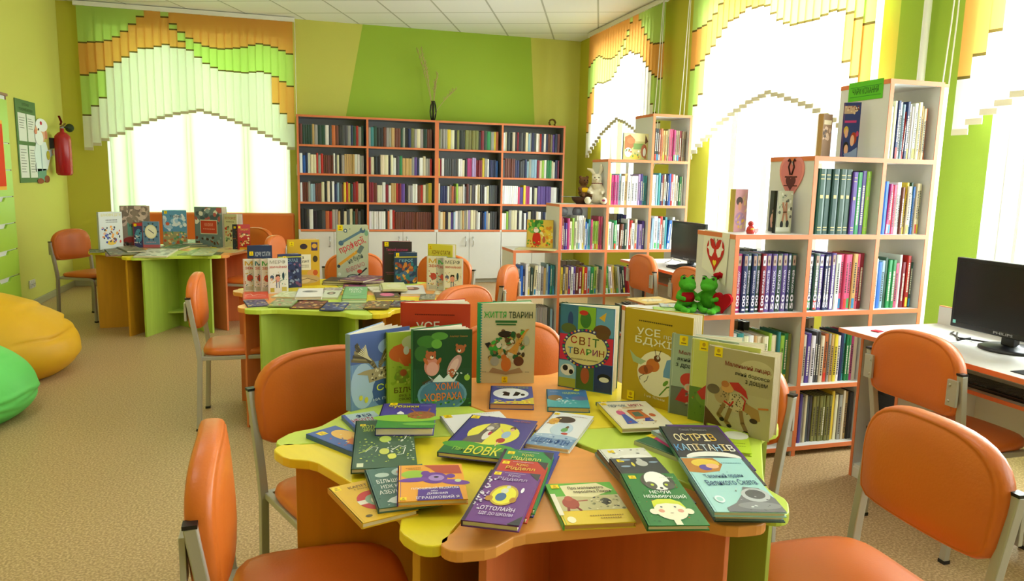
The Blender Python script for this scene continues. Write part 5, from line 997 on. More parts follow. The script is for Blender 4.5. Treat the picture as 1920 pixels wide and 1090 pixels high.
for j, (x, cc, lb) in enumerate([(457, 'd8a82a', 'hindmost white comedy book of the left fan, yellow initial'), (476, '2a7a8a', 'second white comedy book of the left fan, teal initial'), (489, '3aa84a', 'third white comedy book of the left fan, green initial')]):
    S2(lb, (x, 547+1.2*j), (x+36, 546.4+1.2*j), (x-1.5, 486), .012, 'eceae6', mero2(cc), ['c83a2a', '6a9a4a', '5a4a3a'][j], .15, seed=51+j)
S2('white comedy book with a cartoon boy, front of the left fan', (503.5, 551), (541, 550), (502.5, 485), .012, 'efedea', meroA('b0aca8'), 'c8c4bc', .15, seed=54)
S2('upright dark blue adventure book right of the left white fan', (523, 541), (566, 539), (520, 477.5), .014, '2f3a66', scene_art(55, ['4a5a9a', '7a4a7a', '8a9ac0', '1c2444', '9a6a8a'], (.2, .84, .14), [('T', 'СКЛАД', .4, .76, .84, .86, '8ab0c8'), ('r', 0, .9, 1, .93, 'c8c83a')], 60, .1), seed=55, open_=.3)
S2('tall upright yellow book with cartoon faces and a pale label', (541, 537), (600, 535), (537, 450), .016, 'd8ac34', [('r', .3, .34, .72, .68, 'efe6d2'), ('T', '33', .34, .58, .5, .64, '5a4a2a'), ('T', 'ІДЕЇ', .38, .5, .66, .56, '3a2a1a'), *dash(.36, .66, .44, '6a5a3a', 7), *dash(.36, .66, .4, '6a5a3a', 7), ('e', .5, .85, .12, .06, '3a2a3a'), ('r', .74, .76, .94, .94, '4a3a6a'), ('e', .84, .86, .08, .05, 'd8a03a'), ('e', .86, .58, .08, .07, '4a3a2a'), ('e', .75, .25, .16, .1, 'e0a05a'), ('e', .86, .28, .08, .06, 'c85a2a'), ('e', .5, .14, .5, .1, 'c8a878'), ('e', .4, .12, .3, .07, 'e0c49a'), ('l', [(.3, .1), (.6, .16), (.9, .1)], .02, '7a5a3a'), ('B', .06, .86, .13)], 'c89a28', seed=56, open_=.3)
S2('tall upright grey-green book with a wrench and red handwritten title', (632, 528), (691, 528), (629.5, 422), .018, 'c2c8b2', [('l', [(.12, .68), (.8, .9)], .08, '5f7f9c'), ('e', .14, .68, .08, .045, '4a6a8a'), ('e', .82, .91, .09, .05, '4a6a8a'), ('e', .84, .94, .04, .03, 'c2c8b2'), ('T', 'професії,', .06, .56, .94, .72, 'd8384a', .45), ('l', [(.08, .3), (.76, .58)], .09, 'e8a83a'), ('l', [(.7, .52), (.8, .62)], .14, '6a7a7a'), ('e', .06, .27, .05, .03, '3a4a5a'), ('T', 'не були', .34, .34, .84, .46, '4a5a5a', .45), ('T', 'відомо', .28, .2, .9, .32, 'c88a8a', .4), ('l', [(.66, .1), (.94, .24)], .05, '2a3238'), ('e', .52, .08, .2, .05, '4a5a60'), ('e', .52, .08, .16, .035, 'a8b8b4'), ('e', .28, .9, .06, .035, '3a5a7a'), ('e', .28, .9, .03, .018, 'e8e8d8'), ('e', .72, .18, .08, .035, 'c8443a'), ('e', .94, .86, .06, .05, '7aa890'), ('e', .08, .13, .05, .03, 'dce0d4'), ('B', .04, .90, .16), ('s', 14, .04, .04, .96, .96, .025, ['5a7a8a', '8a9a7a', 'e0d8a0'])], 'a8b09c', seed=57, open_=.3)
S2('upright near-black book with pink title behind the hero book', (718, 530), (772, 530), (716, 453), .016, '3a3234', [('T', 'Таємний щоденник', .12, .76, .88, .84, 'c8487a'), *dash(.2, .7, .7, 'a83a6a', 9), *dash(.1, .4, .24, 'b04a6a', 6), *dash(.14, .4, .2, 'b04a6a', 6), ('B', .06, .88, .14), ('s', 6, .3, .4, .8, .6, .05, ['5a4a4c'])], 'a8305a', seed=58, open_=.3)
S2('upright blue hero book with golden monster picture', (740, 533), (782, 532), (739, 474), .02, '2a4468', scene_art(59, ['c8843a', 'e0a84a', '8a3a2a', '4a6a9a', '2a7a8a', 'a85a3a'], (.06, .88, .14), [('T', 'ГЕРОЇ', .2, .7, .8, .8, '8ac8e0'), ('r', 0, .84, 1, .87, 'd8c83a')], 60, .12, (.05, .05, .95, .66)), seed=59, open_=.2)
S2('upright yellow IT-career book behind the right white comedy books', (802, 541), (848, 545), (800, 457.5), .014, 'e2d344', [('T', 'ХОЧУ СТАТИ', .16, .78, .9, .87, '8a4a1a'), ('T', 'АЙТІШНИКОМ', .1, .66, .92, .75, 'c85a1a'), ('B', .04, .88, .13)], 'c8bc3a', seed=60, open_=.3)
for j, (x, cc, lb) in enumerate([(800, 'd8a82a', 'hindmost white comedy book of the right fan'), (818, '2a7a8a', 'middle white comedy book of the right fan')]):
    S2(lb, (x, 545+j), (x+36, 547+j), (x-1, 480+j*3), .012, 'efe9d6', mero2(cc) if j == 0 else mero2('3aa84a'), ['8a8a7a', '3a7a8a'][j], .15, seed=61+j)
S2('white comedy book with a cartoon boy, front of the right fan', (831, 550), (866, 552), (829, 484.5), .012, 'efead8', meroA('8a8a84'), 'c8c4bc', .15, seed=63)
F2 = lambda lb, bl, br, tl, z, t, c, A=(), sp=None, **k: flat(lb, bl, br, tl, z, t, c, A, sp, group=G2, **k)
mA = lambda seed, cols, title=None: scene_art(seed, cols, None, title, 34, .12, (.05, .05, .95, .95))
F2('flat red booklet with white handwriting under the left white comedy books', (455, 561), (504, 559.5), (455, 548), Z, .012, 'd8462e', [('l', [(.1, .5), (.3, .7), (.4, .4), (.6, .6), (.9, .4)], .03, 'f0e8e0'), ('l', [(.1, .3), (.5, .24), (.9, .3)], .02, 'f0e8e0')], seed=64)
row7 = [((464, 575), (502, 571), (480, 563), '4a4a72', ['8a7aa8', '2a2a44', 'c8b8a0'], 'dark violet thin booklet, first of the booklet row at the lime rim'), ((501, 573.5), (545, 574), (515, 560), '9aa87a', ['e0dcb8', 'c86a6a', '5a7a4a'], 'green and cream thin booklet, second of the booklet row'), ((543, 578), (597, 579.5), (556, 563), '6a3a34', ['c8804a', '8a2a3a', 'd8b878', '2a1a1a'], 'maroon thin booklet, third of the booklet row'), ((599, 581), (642, 582), (606, 567), '3a4678', ['8a9ac8', 'c8c06a', '1c2448'], 'blue thin booklet, fourth of the booklet row'), ((640, 580), (683, 581), (641, 566), '8a9a7a', ['5a7a5a', 'c8b878', 'b85a5a'], 'grey-green thin booklet, fifth of the booklet row'), ((681, 578), (728, 579), (684, 564), '6a5a44', ['e0d8b0', 'a8503a', 'd8b04a'], 'brown and cream thin booklet, sixth of the booklet row'), ((729, 575), (768, 577), (726, 563), '5a4a5a', ['c8a0a8', '8ac0a8', '3a2a3a'], 'mauve thin booklet, last of the booklet row')]
for j, (bl, br, tl, c, cs, lb) in enumerate(row7): F2(lb, bl, br, tl, Z+.0002+(j % 2)*.0062, .006, c, mA(70+j, cs)+[('B', .05, .05, .14)], seed=70+j)
F2('pale green-white book lying under the white one, left on the middle table', (508, 556.5), (556, 559), (523, 546), Z, .010, 'd4dcb4', mA(80, ['eef0d8', 'b8c890']), seed=80)
F2('thick white book with small grey drawing, left of the green one', (553, 557), (603, 557), (551, 541), Z+.0105, .018, 'e6e6e2', [('e', .5, .6, .3, .12, '9aa0a0'), ('e', .46, .62, .16, .08, '6a7478')], seed=81)
F2('white and green book right of the thick white book on the middle table', (600, 558), (633, 558), (608, 545), Z, .012, 'd2dac4', [('e', .5, .6, .25, .2, '6a6a5a'), ('e', .5, .6, .12, .1, 'c8a8a0')], seed=82)
F2('small violet and grey book behind the thick white book', (604, 548), (640, 548), (606, 539.5), Z, .008, 'b8b0a0', mA(83, ['8a7a8a', 'e0dcd0']), seed=83)
F2('green book with white brush title in the middle of the middle table', (640.5, 560), (687, 560), (641, 538), Z+.0105, .012, '7ab87e', [('T', 'ДОВГЕ', .2, .66, .8, .86, 'eef4ea', .1), ('T', 'ЛІТО', .3, .45, .75, .62, 'eef4ea', .05), ('l', [(.05, .3), (.5, .2), (.95, .34)], .05, '2f7a44'), ('l', [(.05, .9), (.5, .8), (.95, .94)], .03, '3f8a54')], '4a8a5a', seed=84)
F2('pale green thin book directly under the green one with white title', (640, 568), (686, 568), (640, 541), Z, .010, 'b4c48e', [], seed=85)
F2('purple book peeking out behind the green one with the white title', (643, 538), (686, 538), (645, 530), Z, .012, '8a4a6a', [('B', .08, .2, .14)], seed=86)
for j, (bl, br, tl, z, t, c, lb) in enumerate([((604, 531), (676, 535), (606, 521), 0, .014, '4a3a2c', 'lowest dark brown book of the centre-left pile'), ((605, 527), (668, 531), (607, 519), .0145, .014, '3c3430', 'second dark book of the centre-left pile'), ((636, 524), (671, 529), (652, 514), .029, .013, '7a4a72', 'small purple book on top of the centre-left pile'), ((676, 534), (712, 530), (672, 523), 0, .016, '5a4438', 'lower brown book of the centre-right pile'), ((678, 528), (713, 524), (675, 518), .0165, .014, '8a4a78', 'upper violet book of the centre-right pile')]):
    F2(lb+' on the middle table', bl, br, tl, Z+z, t, c, mA(90+j, ['a89078', '6a4a5a', 'c8b8a0']) if j > 1 else [('B', .4, .05, .1)], pages='e0d2b0', seed=90+j)
F2('cream open-looking book left under the pale yellow one', (700, 548.5), (745, 547), (687, 538), Z, .012, 'e4e0cc', mA(96, ['eeeada', 'b8b09a']), seed=96)
F2('pale yellow-green book on top of the cream and white ones', (718, 543), (764, 542), (720, 530), Z+.0255, .012, 'dde0a4', [('e', .5, .5, .3, .3, 'e8e8c0'), ('B', .3, .75, .1)], seed=97)
F2('thick white book with a red-brown picture, right of the pale yellow one', (752, 551), (798, 550), (762, 535.5), Z, .014, 'e2dfdc', [('e', .5, .6, .3, .2, '8a5a4a'), ('e', .44, .64, .14, .12, 'd8a890')], seed=98)
F2('white book under the pale yellow one near the hero book', (714, 545), (760, 544), (717, 534), Z+.0125, .012, 'dcdad2', [], seed=102)
F2('dark book with a pink oval in front of the cream book', (705, 558), (751, 557), (703, 548), Z, .016, '5a5048', [('e', .5, .5, .3, .3, 'd8709a'), ('B', .78, .1, .12)], pages='c8b498', seed=99)
F2('grey patterned book near the right end of the middle table', (786, 561), (815, 561), (793, 551), Z, .008, '8a8a7a', mA(100, ['4a4a44', 'c8c8b8']), seed=100)
F2('cream flyer beneath the right white comedy books', (812, 552), (858, 553), (818, 545), Z, .003, 'ece0c0', mA(101, ['d8a83a', 'c85a3a', 'e8e8d8']), seed=101)

# ---------------------------------------------------------------- books on the far table
G1 = 'picture books on the far table'; GU1 = 'upright picture books on the far table'
S1 = lambda *a, **k: stand(*a, group=GU1, **k)
S1('upright white book with a crowd of children, leftmost on the far table', (188, 471), (232, 468), (182, 398.5), .02, 'd8dcd8', [('T', 'ШАНОВНІ ДІТИ', .1, .88, .94, .96, 'd8cf6a'), *dash(.3, .8, .78, '3a3a3a', 8, .02), *dash(.3, .8, .73, '3a3a3a', 8, .015), ('s', 46, .15, .18, .9, .62, .07, ['d84a3a', '3a4aa0', '7a4a2a', 'e8a03a', 'e0b090', '2a2a3a']), ('e', .5, .2, .2, .06, 'e8c03a')], 'b8bcb8', seed=110)
S1('tall upright brown-grey book with a red car behind the clock book', (229, 466), (284, 465), (225, 386), .02, '8f8072', [('s', 60, .02, .6, .98, .98, .16, ['b0988a', '7a6a60', 'c8b0a0', '8a7a6a']), ('r', .22, .3, .9, .64, '5f9a8a'), ('T', 'Навколо', .28, .5, .8, .58, '2a3a3a'), ('e', .3, .18, .24, .09, '8a2a2a'), ('e', .2, .1, .06, .04, '1a1a1a'), ('s', 20, .05, .02, .95, .16, .08, ['6a3a34', '4a3a3a'])], '6a5f58', seed=111)
S1('narrow upright purple-red book left of the clock book', (251.5, 466), (268, 466), (249.7, 418), .02, '3a3a6a', [('r', 0, .88, 1, 1, 'b8303a'), ('B', .1, .86, .3), ('e', .6, .5, .4, .26, '4a8aa8'), ('s', 26, .1, .1, .95, .66, .12, ['e8e0d8', '5aa0b8', '1c1c30'])], 'b8303a', seed=112, open_=.1)
S1('upright blue book with a round clock face', (269, 466), (300, 466), (267, 415.5), .02, '5f86a8', [('e', .5, .62, .36, .26, 'e8e0b0'), ('e', .5, .62, .3, .21, 'f0ecd0'), ('l', [(.36, .7), (.66, .56)], .05, '4a4a5a'), *[('e', .5+.42*math.cos(i*PI/5), .62+.31*math.sin(i*PI/5), .05, .035, '3a4a5a') for i in range(10)], *dash(.2, .8, .22, 'e8a0b0', 6, .02), ('r', 0, 0, 1, .14, 'b8606a')], 'b87a7a', seed=113, open_=.1)
S1('upright blue book of a town under a cloudy sky, centre of the far table', (307, 461), (352, 461), (305, 394.5), .02, '5f98c0', [('s', 26, .02, .45, .98, .84, .16, ['dce6ee', 'a8c8e0', 'e8ecf0']), ('T', 'Україна', .3, .78, .8, .88, '2a3a5a'), ('r', 0, 0, 1, .4, 'a8a070'), ('s', 46, .02, .04, .98, .42, .09, ['c85a3a', 'e8c888', '5a9a6a', 'd8784a', '7aa0b0']), ('e', .2, .62, .08, .05, 'd86a4a'), ('B', .08, .9, .12)], '3a78a8', seed=114)
S1('upright grey storm book with a red name plate', (367, 462), (418, 464), (365.7, 388), .02, '6f7f88', [('s', 26, .02, .6, .95, .96, .14, ['e8e0dc', '9aa8b0', '4a5a68', 'b85a5a']), ('r', .2, .32, .82, .68, 'd8d8c8'), ('r', .22, .34, .8, .66, 'c8402c'), ('T', 'КАЗКИ', .36, .52, .66, .6, 'e8a088'), *dash(.3, .74, .44, 'e8a088', 7, .02), ('s', 20, .05, .04, .95, .24, .08, ['4a2a2a', '8a9aa4', '7a3a34'])], '5a6870', seed=115)
S1('upright cream history book right of the storm book', (421, 464), (446, 466), (419, 401), .02, 'd8d0b0', [('T', 'ІСТОРІЇ', .1, .84, .9, .93, 'c85a4a'), *dash(.2, .8, .76, '5a4a3a', 6, .02), ('s', 36, .15, .14, .85, .62, .1, ['c83a2a', '4a6a4a', 'e0b080', '6a4a3a', '8ab08a'])], 'b090b0', seed=116)
S1('small dark upright book left of the red castle book', (437, 470), (450, 470), (438, 421), .016, '2a3040', [('B', .2, .84, .3), ('s', 16, .1, .1, .9, .8, .12, ['c86a3a', '4a5a7a', '8a3a2a'])], seed=117, open_=.1)
S1('upright red book with golden castle figures', (447, 471), (470, 470), (446, 421.5), .022, 'b02a1e', [('s', 40, .15, .2, .9, .68, .1, ['e0c070', '3a3a1a', 'c88a3a', 'e8d8a0']), ('T', 'ЛИЦАРІ', .2, .76, .86, .84, 'd8a83a'), ('r', .1, .03, .9, .13, 'd8a02a'), ('B', .06, .86, .16)], '8a1a14', seed=118, open_=.1)
F1 = lambda lb, bl, br, tl, z, t, c, A=(), sp=None, **k: flat(lb, bl, br, tl, z, t, c, A, sp, group=G1, **k)
f1 = [((168, 473), (196, 472), (176, 467), 0, .008, '4a5a4a', ['c8c8a8', '2a3a2a'], 'dark green booklet at the left corner of the far table'),
 ((192, 470), (222, 469.5), (198, 464), 0, .008, '7a8068', ['d8d8c0', '3a4a3a'], 'grey-green booklet second from the left on the far table'),
 ((198, 480), (228, 479), (202, 474), 0, .008, '7a3a34', ['c8c0a8', '3a2a2a'], 'red-brown booklet at the yellow rim of the far table'),
 ((205, 477), (258, 474.5), (219, 465), .0085, .009, '5a6650', ['c0c0a0', '8a5a4a'], 'olive booklet lying on the red-brown one on the far table'),
 ((238, 471), (272, 469), (244, 461), .018, .012, '8a8a70', ['3a4a34', 'c8b090'], 'thick grey-olive book with dark picture left of the white one'),
 ((250, 480.5), (312, 480.5), (268, 466.5), 0, .013, 'dcdccc', ['8a8a7c', '6a7a6a'], 'large pale book with a grey wreath picture at the lime rim'),
 ((301, 465), (331, 466.5), (311, 449.5), 0, .020, '4a7a50', ['d8e0d0', '2f5a3a'], 'dark green book with white label in the middle of the far table'),
 ((332, 478), (362, 479), (344, 465), 0, .006, '8aa04a', ['e0e0a8', '4a6a2a', 'c8d05a'], 'lime striped booklet right of the pale book'),
 ((358, 478.5), (396, 479), (352, 466), .0065, .006, 'b8c898', ['eef0d8', '4a6a3a', 'd8c84a'], 'white and green booklet at the lime rim'),
 ((392, 477), (412, 477.5), (380, 467), 0, .005, '5a6a44', ['e0dcb8', '3a4a2a'], 'small olive booklet at the right end of the lime rim'),
 ((340, 462), (385, 464), (346, 455), 0, .012, '5a6a54', ['8a9a84', 'c86a5a'], 'grey book, lowest of the centre pile on the far table'),
 ((342, 456), (386, 455.5), (350, 449), .0245, .012, '7a8a68', ['c8c8a8', '4a5a44'], 'topmost booklet of the centre pile on the far table'),
 ((340, 459), (384, 460), (347, 452), .0122, .012, '6a7a68', ['a8a890', '4a3a34'], 'middle booklet of the centre pile on the far table'),
 ((388, 471), (430, 474), (398, 461), 0, .012, 'd8c078', ['c85a3a', 'e8e0b0', '8a6a3a'], 'yellow picture book with red pattern right on the far table'),
 ((434, 470.5), (462, 468), (436, 463), 0, .007, '9a8a8a', ['c8c0c0'], 'mauve-grey booklet by the orange corner of the far table'),
 ((376, 457), (410, 458), (384, 452), 0, .008, 'b0b49c', ['7a8a6a', 'd8d8c8'], 'pale green booklet in front of the storm book'),
 ((262, 464.5), (298, 465), (268, 460), 0, .009, '6a3a3c', ['3a2a2a', 'a87a6a'], 'dark red booklet in front of the clock book')]
for j, (bl, br, tl, z, t, c, cs, lb) in enumerate(f1): F1(lb, bl, br, tl, Z+z, t, c, mA(130+j, cs), seed=130+j)

# ---------------------------------------------------------------- things standing on the stepped units
def put(o, x, y, z, rz=0): o.location = (x, y, z); o.rotation_euler = (0, 0, rz); return o
GS = 'display books on the shelf unit tops'
# near unit: step tops at .778, 1.178, 1.573
BZ1, BZ2, BZ3 = FZ[2]+.0005, FZ[3]+.0005, FZ[4]+.0005
flat('thin tan picture book lying on the low step of the near unit', (1209, 570), (1271, 566), (1176, 559), BZ1, .008, 'd8b85a', [('e', .5, .5, .3, .2, 'e0d8b0'), ('s', 16, .2, .2, .8, .8, .05, ['b88a3a', '9aa8a8'])], 'b87a4a', GS, seed=150)
flat('green booklet lying on the low step edge beside the frog toys', (1226, 583), (1300, 586), (1226, 575), BZ1, .005, '9acb52', [('s', 24, .05, .05, .95, .95, .05, ['e8d84a', '5a9a3a', 'd88a9a'])], None, GS, seed=151)
flat('small pale blue and yellow booklet lying before the frog toys', (1240, 575), (1296, 577), (1235, 568.5), BZ1+.0055, .004, 'b8c4c0', [('s', 24, .05, .05, .95, .95, .09, ['e8c83a', '6a8ac0', 'e8e8e0', 'd87a4a'])], None, GS, seed=152)
S3 = lambda *a, **k: stand(*a, group=GS, **k)
S3('upright pink romance book with a lady in a hat, above the doves drawing', (1375, 430), (1398, 429), (1379, 355), .03, 'd8a0a8', [('s', 16, .5, .1, .95, .9, .14, ['e8c890', 'd8b0a0']), ('e', .35, .72, .26, .1, '5a4a4a'), ('e', .4, .6, .14, .1, 'e0a080'), ('e', .45, .3, .4, .16, 'b890b8'), ('s', 10, .1, .1, .8, .4, .1, ['d8b0c8', 'e8b84a'])], 'c8b060', .5, zb=BZ2, yw=(3.34, 3.40), seed=153, pages='d8c070')
S3('black romance book leaning at the wall side of the white city book', (1440, 434), (1462, 434), (1457, 358), .012, '2a2a30', [('p', [(.1, .3), (.6, .9), (.9, .9), (.9, .1), (.2, .1)], 'd8a090'), ('s', 8, .2, .2, .8, .6, .1, ['1a1a20', 'e8d8d0'])], None, .1, zb=BZ2, yw=(3.42, 3.30), seed=154)
S3('thick upright book with legs in boots on a city street', (1452.5, 437), (1482, 437), (1457, 358), .02, 'c8c8b0', [('s', 26, .05, .35, .95, .95, .12, ['e8e8dc', '8a9a80', '5a5a50', 'b8b8a8']), ('l', [(.4, .72), (.5, .5), (.4, .24)], .13, 'b07a5a'), ('l', [(.6, .72), (.62, .5), (.72, .26)], .13, 'b07a5a'), ('e', .38, .2, .1, .09, '1a1a1a'), ('e', .74, .22, .1, .09, '1a1a1a'), ('r', .05, .04, .92, .14, 'e8e8dc')], '1c2420', .7, zb=BZ2, yw=(3.26, 3.26), seed=155, pages='f0ece0')
S3('thick old tan paperback standing edge-on beside the blue romance book', (1539, 288.5), (1556, 288.5), (1541, 213), .03, '8a6a50', [('s', 12, .1, .4, .9, .7, .2, ['c8a890', '5a4a40']), ('r', .1, .76, .9, .86, 'd8c8a8')], 'b8905a', .7, zb=BZ3, yw=(3.32, 3.34), seed=156, pages='c8a468')
S3('upright blue romance book with three young faces under the green sign', (1575, 289.5), (1607, 289), (1580, 193), .012, '2c3a78', [('r', .04, .8, .7, .94, 'c8a890'), ('s', 20, .05, .8, .95, .95, .08, ['8a3a2a', 'e0c8a8', '3a2a2a']), ('r', .12, .64, .8, .68, 'c83a7a'), ('e', .24, .5, .14, .08, 'd8b84a'), ('e', .26, .45, .1, .08, 'e8b090'), ('e', .3, .2, .16, .1, '1c1414'), ('e', .32, .16, .12, .09, 'e8b090'), ('e', .7, .36, .18, .11, 'a83a1a'), ('e', .64, .32, .12, .1, 'e8b090'), ('p', [(.3, .0), (.2, .08), (.6, .12), (.95, .2), (.98, .0)], '8a9ac0'), ('e', .9, .44, .08, .05, 'c83a6a')], 'a85a7a', .15, zb=BZ3, yw=(3.36, 3.30), seed=157)
# green paper sign on the left face of the tallest column
def side_local(o, x, y, z):
    """local x runs toward the camera (-y), local y up, local z toward -x"""
    o.matrix_world = Matrix(((0, 0, -1, x), (-1, 0, 0, y), (0, 1, 0, z), (0, 0, 0, 1)))
def sidep(px, py, x): p = at(px, py, x=x); return p.y, p.z
xs_ = FX[3]-.0130; t = thing('paper_sign', 'green paper sign reading ЧАРИ КОХАННЯ on the tallest shelf column', 'sign')
y0_, z0_ = sidep(1590, 192, xs_); y1_, z1_ = sidep(1658, 146, xs_)
side_local(t, xs_, y0_, z0_); W_ = y0_-y1_; H_ = z1_-z0_
k = MB(); k.box((0, 0, 0), (W_, H_, .001), c='63c22c'); k.box((.012, .02, .001), (W_-.012, .023, .0013), c='3a8a2a'); k.box((.012, H_-.03, .001), (W_-.012, H_-.027, .0013), c='3a8a2a'); k.build('paper', 'matte', t)
vs, fs = glyph('ЧАРИ КОХАННЯ'); k = MB(); k.add([(.03+x*(W_-.06), H_*.33+y*H_*.34, .0016) for x, y in vs], fs, c='2f5a24'); k.build('sign_lettering', 'matte', t)
def heart(cx, cy, r, sy=1.15, n=40):
    P_ = []
    for i in range(n):
        a = 2*PI*i/n; P_.append((cx+r*math.sin(a)**3, cy+sy*r*(13*math.cos(a)-5*math.cos(2*a)-2*math.cos(3*a)-math.cos(4*a))/16))
    return P_
# heart drawing with doves on the left face of the second column
xs_ = FX[1]-.0125; t = thing('heart_drawing', 'white sheet with a red heart and two white doves on the shelf end panel', 'drawing')
y0_, z0_ = sidep(1324, 490, xs_); side_local(t, xs_, FY+.30, .945)
k = MB(); k.add([(0, .04, .0005), (.24, -.03, .004), (.25, .235, .0012), (.01, .24, .0005)], [(0, 1, 2, 3)], c='ecebe0'); k.build('paper', 'matte', t)
k = MB(); k.prism(heart(.13, .125, .082, 1.2), .0042, .0050, c='c8302a'); k.build('red_heart', 'matte', t)
k = MB()
for s_ in (-1, 1):
    dv = [(.012, .145), (.03, .15), (.045, .165), (.06, .205), (.062, .16), (.078, .15), (.06, .14), (.05, .11), (.03, .105), (.012, .13)]
    P_ = [(.13+s_*x, y) for x, y in dv]; k.prism(P_ if s_ > 0 else P_[::-1], .0051, .0056, c='f2f0ea')
k.prism(heart(.13, .075, .017), .0051, .0056, c='f0d83a')
for i in range(10): a = -2.4+i*.53; k.prism(ell(.13+.062*math.cos(a), .135+.062*math.sin(a), .008, .004, 8, a), .0051, .0053, c='8a4a2a')
k.build('doves', 'matte', t)
# pink heart card fixed on the panel edge of the third column
t = thing('heart_card', 'pink heart-shaped card with a dark swan print on the shelf above the boots book', 'card'); side_local(t, FX[2]-.0125, FY+.17, 1.36)
k = MB(); k.prism([(x, y) for x, y in heart(0, .11, .10, 1.35)], 0, .004, c='e8928a'); k.build('card', 'matte', t)
k = MB(); k.prism(heart(.0, .11, .085, 1.35), .0041, .0046, c='dc8484')
for s_ in (-1, 1): k.tube([(s_*.006, .12, .0055), (s_*.022, .16, .0055), (s_*.012, .185, .0055), (s_*.022, .20, .0055), (s_*.03, .19, .0055)], .005, 6, c='4a2a2c')
k.prism(heart(0, .08, .04, 1.1), .005, .0058, c='6a3a3a'); k.box((-.05, .105, .005), (.05, .112, .0056), c='4a2a2c'); k.box((-.055, .06, .005), (.055, .065, .0056), c='4a2a2c'); k.build('swan_print', 'matte', t)
# small red figurine
t = thing('heart_figurine', 'tiny red and gold figurine holding a pink heart on the shelf top', 'figurine', (2.20, 3.23, BZ2))
k = MB(); k.lathe([(.018, 0), (.022, .012), (.018, .03), (.01, .04)], 14, c='c8322a'); k.ball((0, 0, .05), .014, c='b82a2a'); k.ball((0, -.014, .022), (.012, .006, .01), c='e0a83a'); k.build('figure', 'gloss', t)
k = MB(); k.prism(heart(0, 0, .012), 0, .006, c='f0a8a8'); k.v = [(x+.028, z-.01, y+.015) for x, y, z in k.v]; k.build('pink_heart', 'gloss', t)

# frog toys: each body is one continuous remeshed surface
def frog(label, x, y, z, rz, seed):
    t = thing('frog_toy', label, 'soft toy', (x, y, z), rz, 'green frog soft toys'); k = MB(); c = '4f9a2c'
    k.ball((0, 0, .065), (.045, .04, .055), c=c); k.ball((0, -.012, .135), (.046, .040, .034), c=c); k.ball((0, -.04, .125), (.036, .03, .02), c=c)
    for s_ in (-1, 1):
        k.ball((s_*.024, -.01, .165), .016, c=c)
        k.tube([(s_*.03, -.0, .09), (s_*.055, -.03, .07), (s_*.03, -.065, .065)], .016, 10, c=c, taper=[1, .9, .7])
        k.tube([(s_*.03, .0, .03), (s_*.06, -.04, .022), (s_*.045, -.095, .018)], .02, 10, c=c, taper=[1, .9, .7]); k.ball((s_*.05, -.115, .016), (.024, .03, .014), c=c)
    k.c = [None]*len(k.c); k.build('body', 'frog_green', t, remesh=.005)
    q = MB()
    for s_ in (-1, 1): q.ball((s_*.024, -.024, .168), (.007, .004, .007), c='15170f'); q.tube([(s_*.012, -.02, .18), (s_*.024, -.025, .184), (s_*.034, -.02, .18)], .002, 5, c='15170f')
    q.build('eyes', 'gloss', t)
    return t
mat('frog_green', '4da32e', .95, spec=.05, bump=.6, bscale=260, var=.08, vscale=40)
mat('rabbit_cream', 'e6dcc4', .95, spec=.05, bump=.6, bscale=260, var=.04, vscale=40)
mat('bear_brown', '6a4a30', .95, spec=.05, bump=.6, bscale=260, var=.08, vscale=40)
mat('heart_red', 'b01c26', .9, spec=.05, bump=.4, bscale=260)
fa = at(1322, 574, z=BZ1); fb = at(1345, 576, z=BZ1)
fo = frog('green frog soft toy on the left of the hugging pair, red shirt', 1.915, 3.335, BZ1, R(-5), 1); k = MB(); k.ball((0, -.002, .068), (.049, .043, .04)); k.build('red_shirt', 'heart_red', fo)
fo = frog('green frog soft toy on the right of the hugging pair, leaning on the panel', 2.015, 3.275, BZ1, R(-48), 2); k = MB()
k.tube([(.02, .03, .17), (.04, .04, .19), (.05, .02, .185)], .014, 8); k.ball((.035, .03, .185), (.03, .012, .014)); k.build('red_bow', 'heart_red', fo)
k = MB(); k.prism(heart(0, .06, .05), -.012, .012); k.v = [(x, z, y) for x, y, z in k.v]; o = k.build('heart_cushion', 'heart_red', bevel=.008, seg=3); put(o, 2.045, 3.195, BZ1+.002, R(-60)); tag(o, 'red heart cushion beside the frog pair on the low step', 'cushion')
k = MB(); k.lathe([(.012, 0), (.016, .008), (.01, .03), (.013, .045), (.008, .06), (.001, .064)], 14, c='e0a0a4'); o = k.build('pink_figurine', 'gloss'); pp = at(1369, 585, z=BZ1); put(o, pp.x, pp.y, BZ1); tag(o, 'small pink figurine on the shelf edge in front of the frog toys', 'figurine')
# rabbit and bears on the farther unit
RZ_ = MZ[3]+.001; ra = at(1118, 383, z=RZ_)
t = thing('rabbit_toy', 'white rabbit soft toy with long ears on the farther stepped unit', 'soft toy', (ra.x, MY+.12, RZ_), R(-25)); k = MB()
k.ball((0, 0, .075), (.075, .07, .075)); k.ball((0, -.01, .17), (.05, .05, .06)); k.ball((0, -.02, .225), (.045, .05, .045)); k.ball((0, -.06, .215), (.024, .022, .02))
for s_ in (-1, 1):
    k.tube([(s_*.02, 0, .255), (s_*.05, .01, .30), (s_*.095, .0, .315)] if s_ < 0 else [(.02, 0, .255), (.035, .01, .31), (.03, .01, .36)], .017, 8, taper=[.8, 1.1, .5])
    k.tube([(s_*.045, 0, .15), (s_*.07, -.05, .11), (s_*.04, -.085, .10)], .02, 8, taper=[1, .9, .8]); k.tube([(s_*.04, 0, .04), (s_*.075, -.07, .03), (s_*.07, -.13, .03)], .028, 8, taper=[1, 1, .9]); k.ball((s_*.07, -.14, .035), (.03, .022, .034))
k.build('body', 'rabbit_cream', t, remesh=.007)
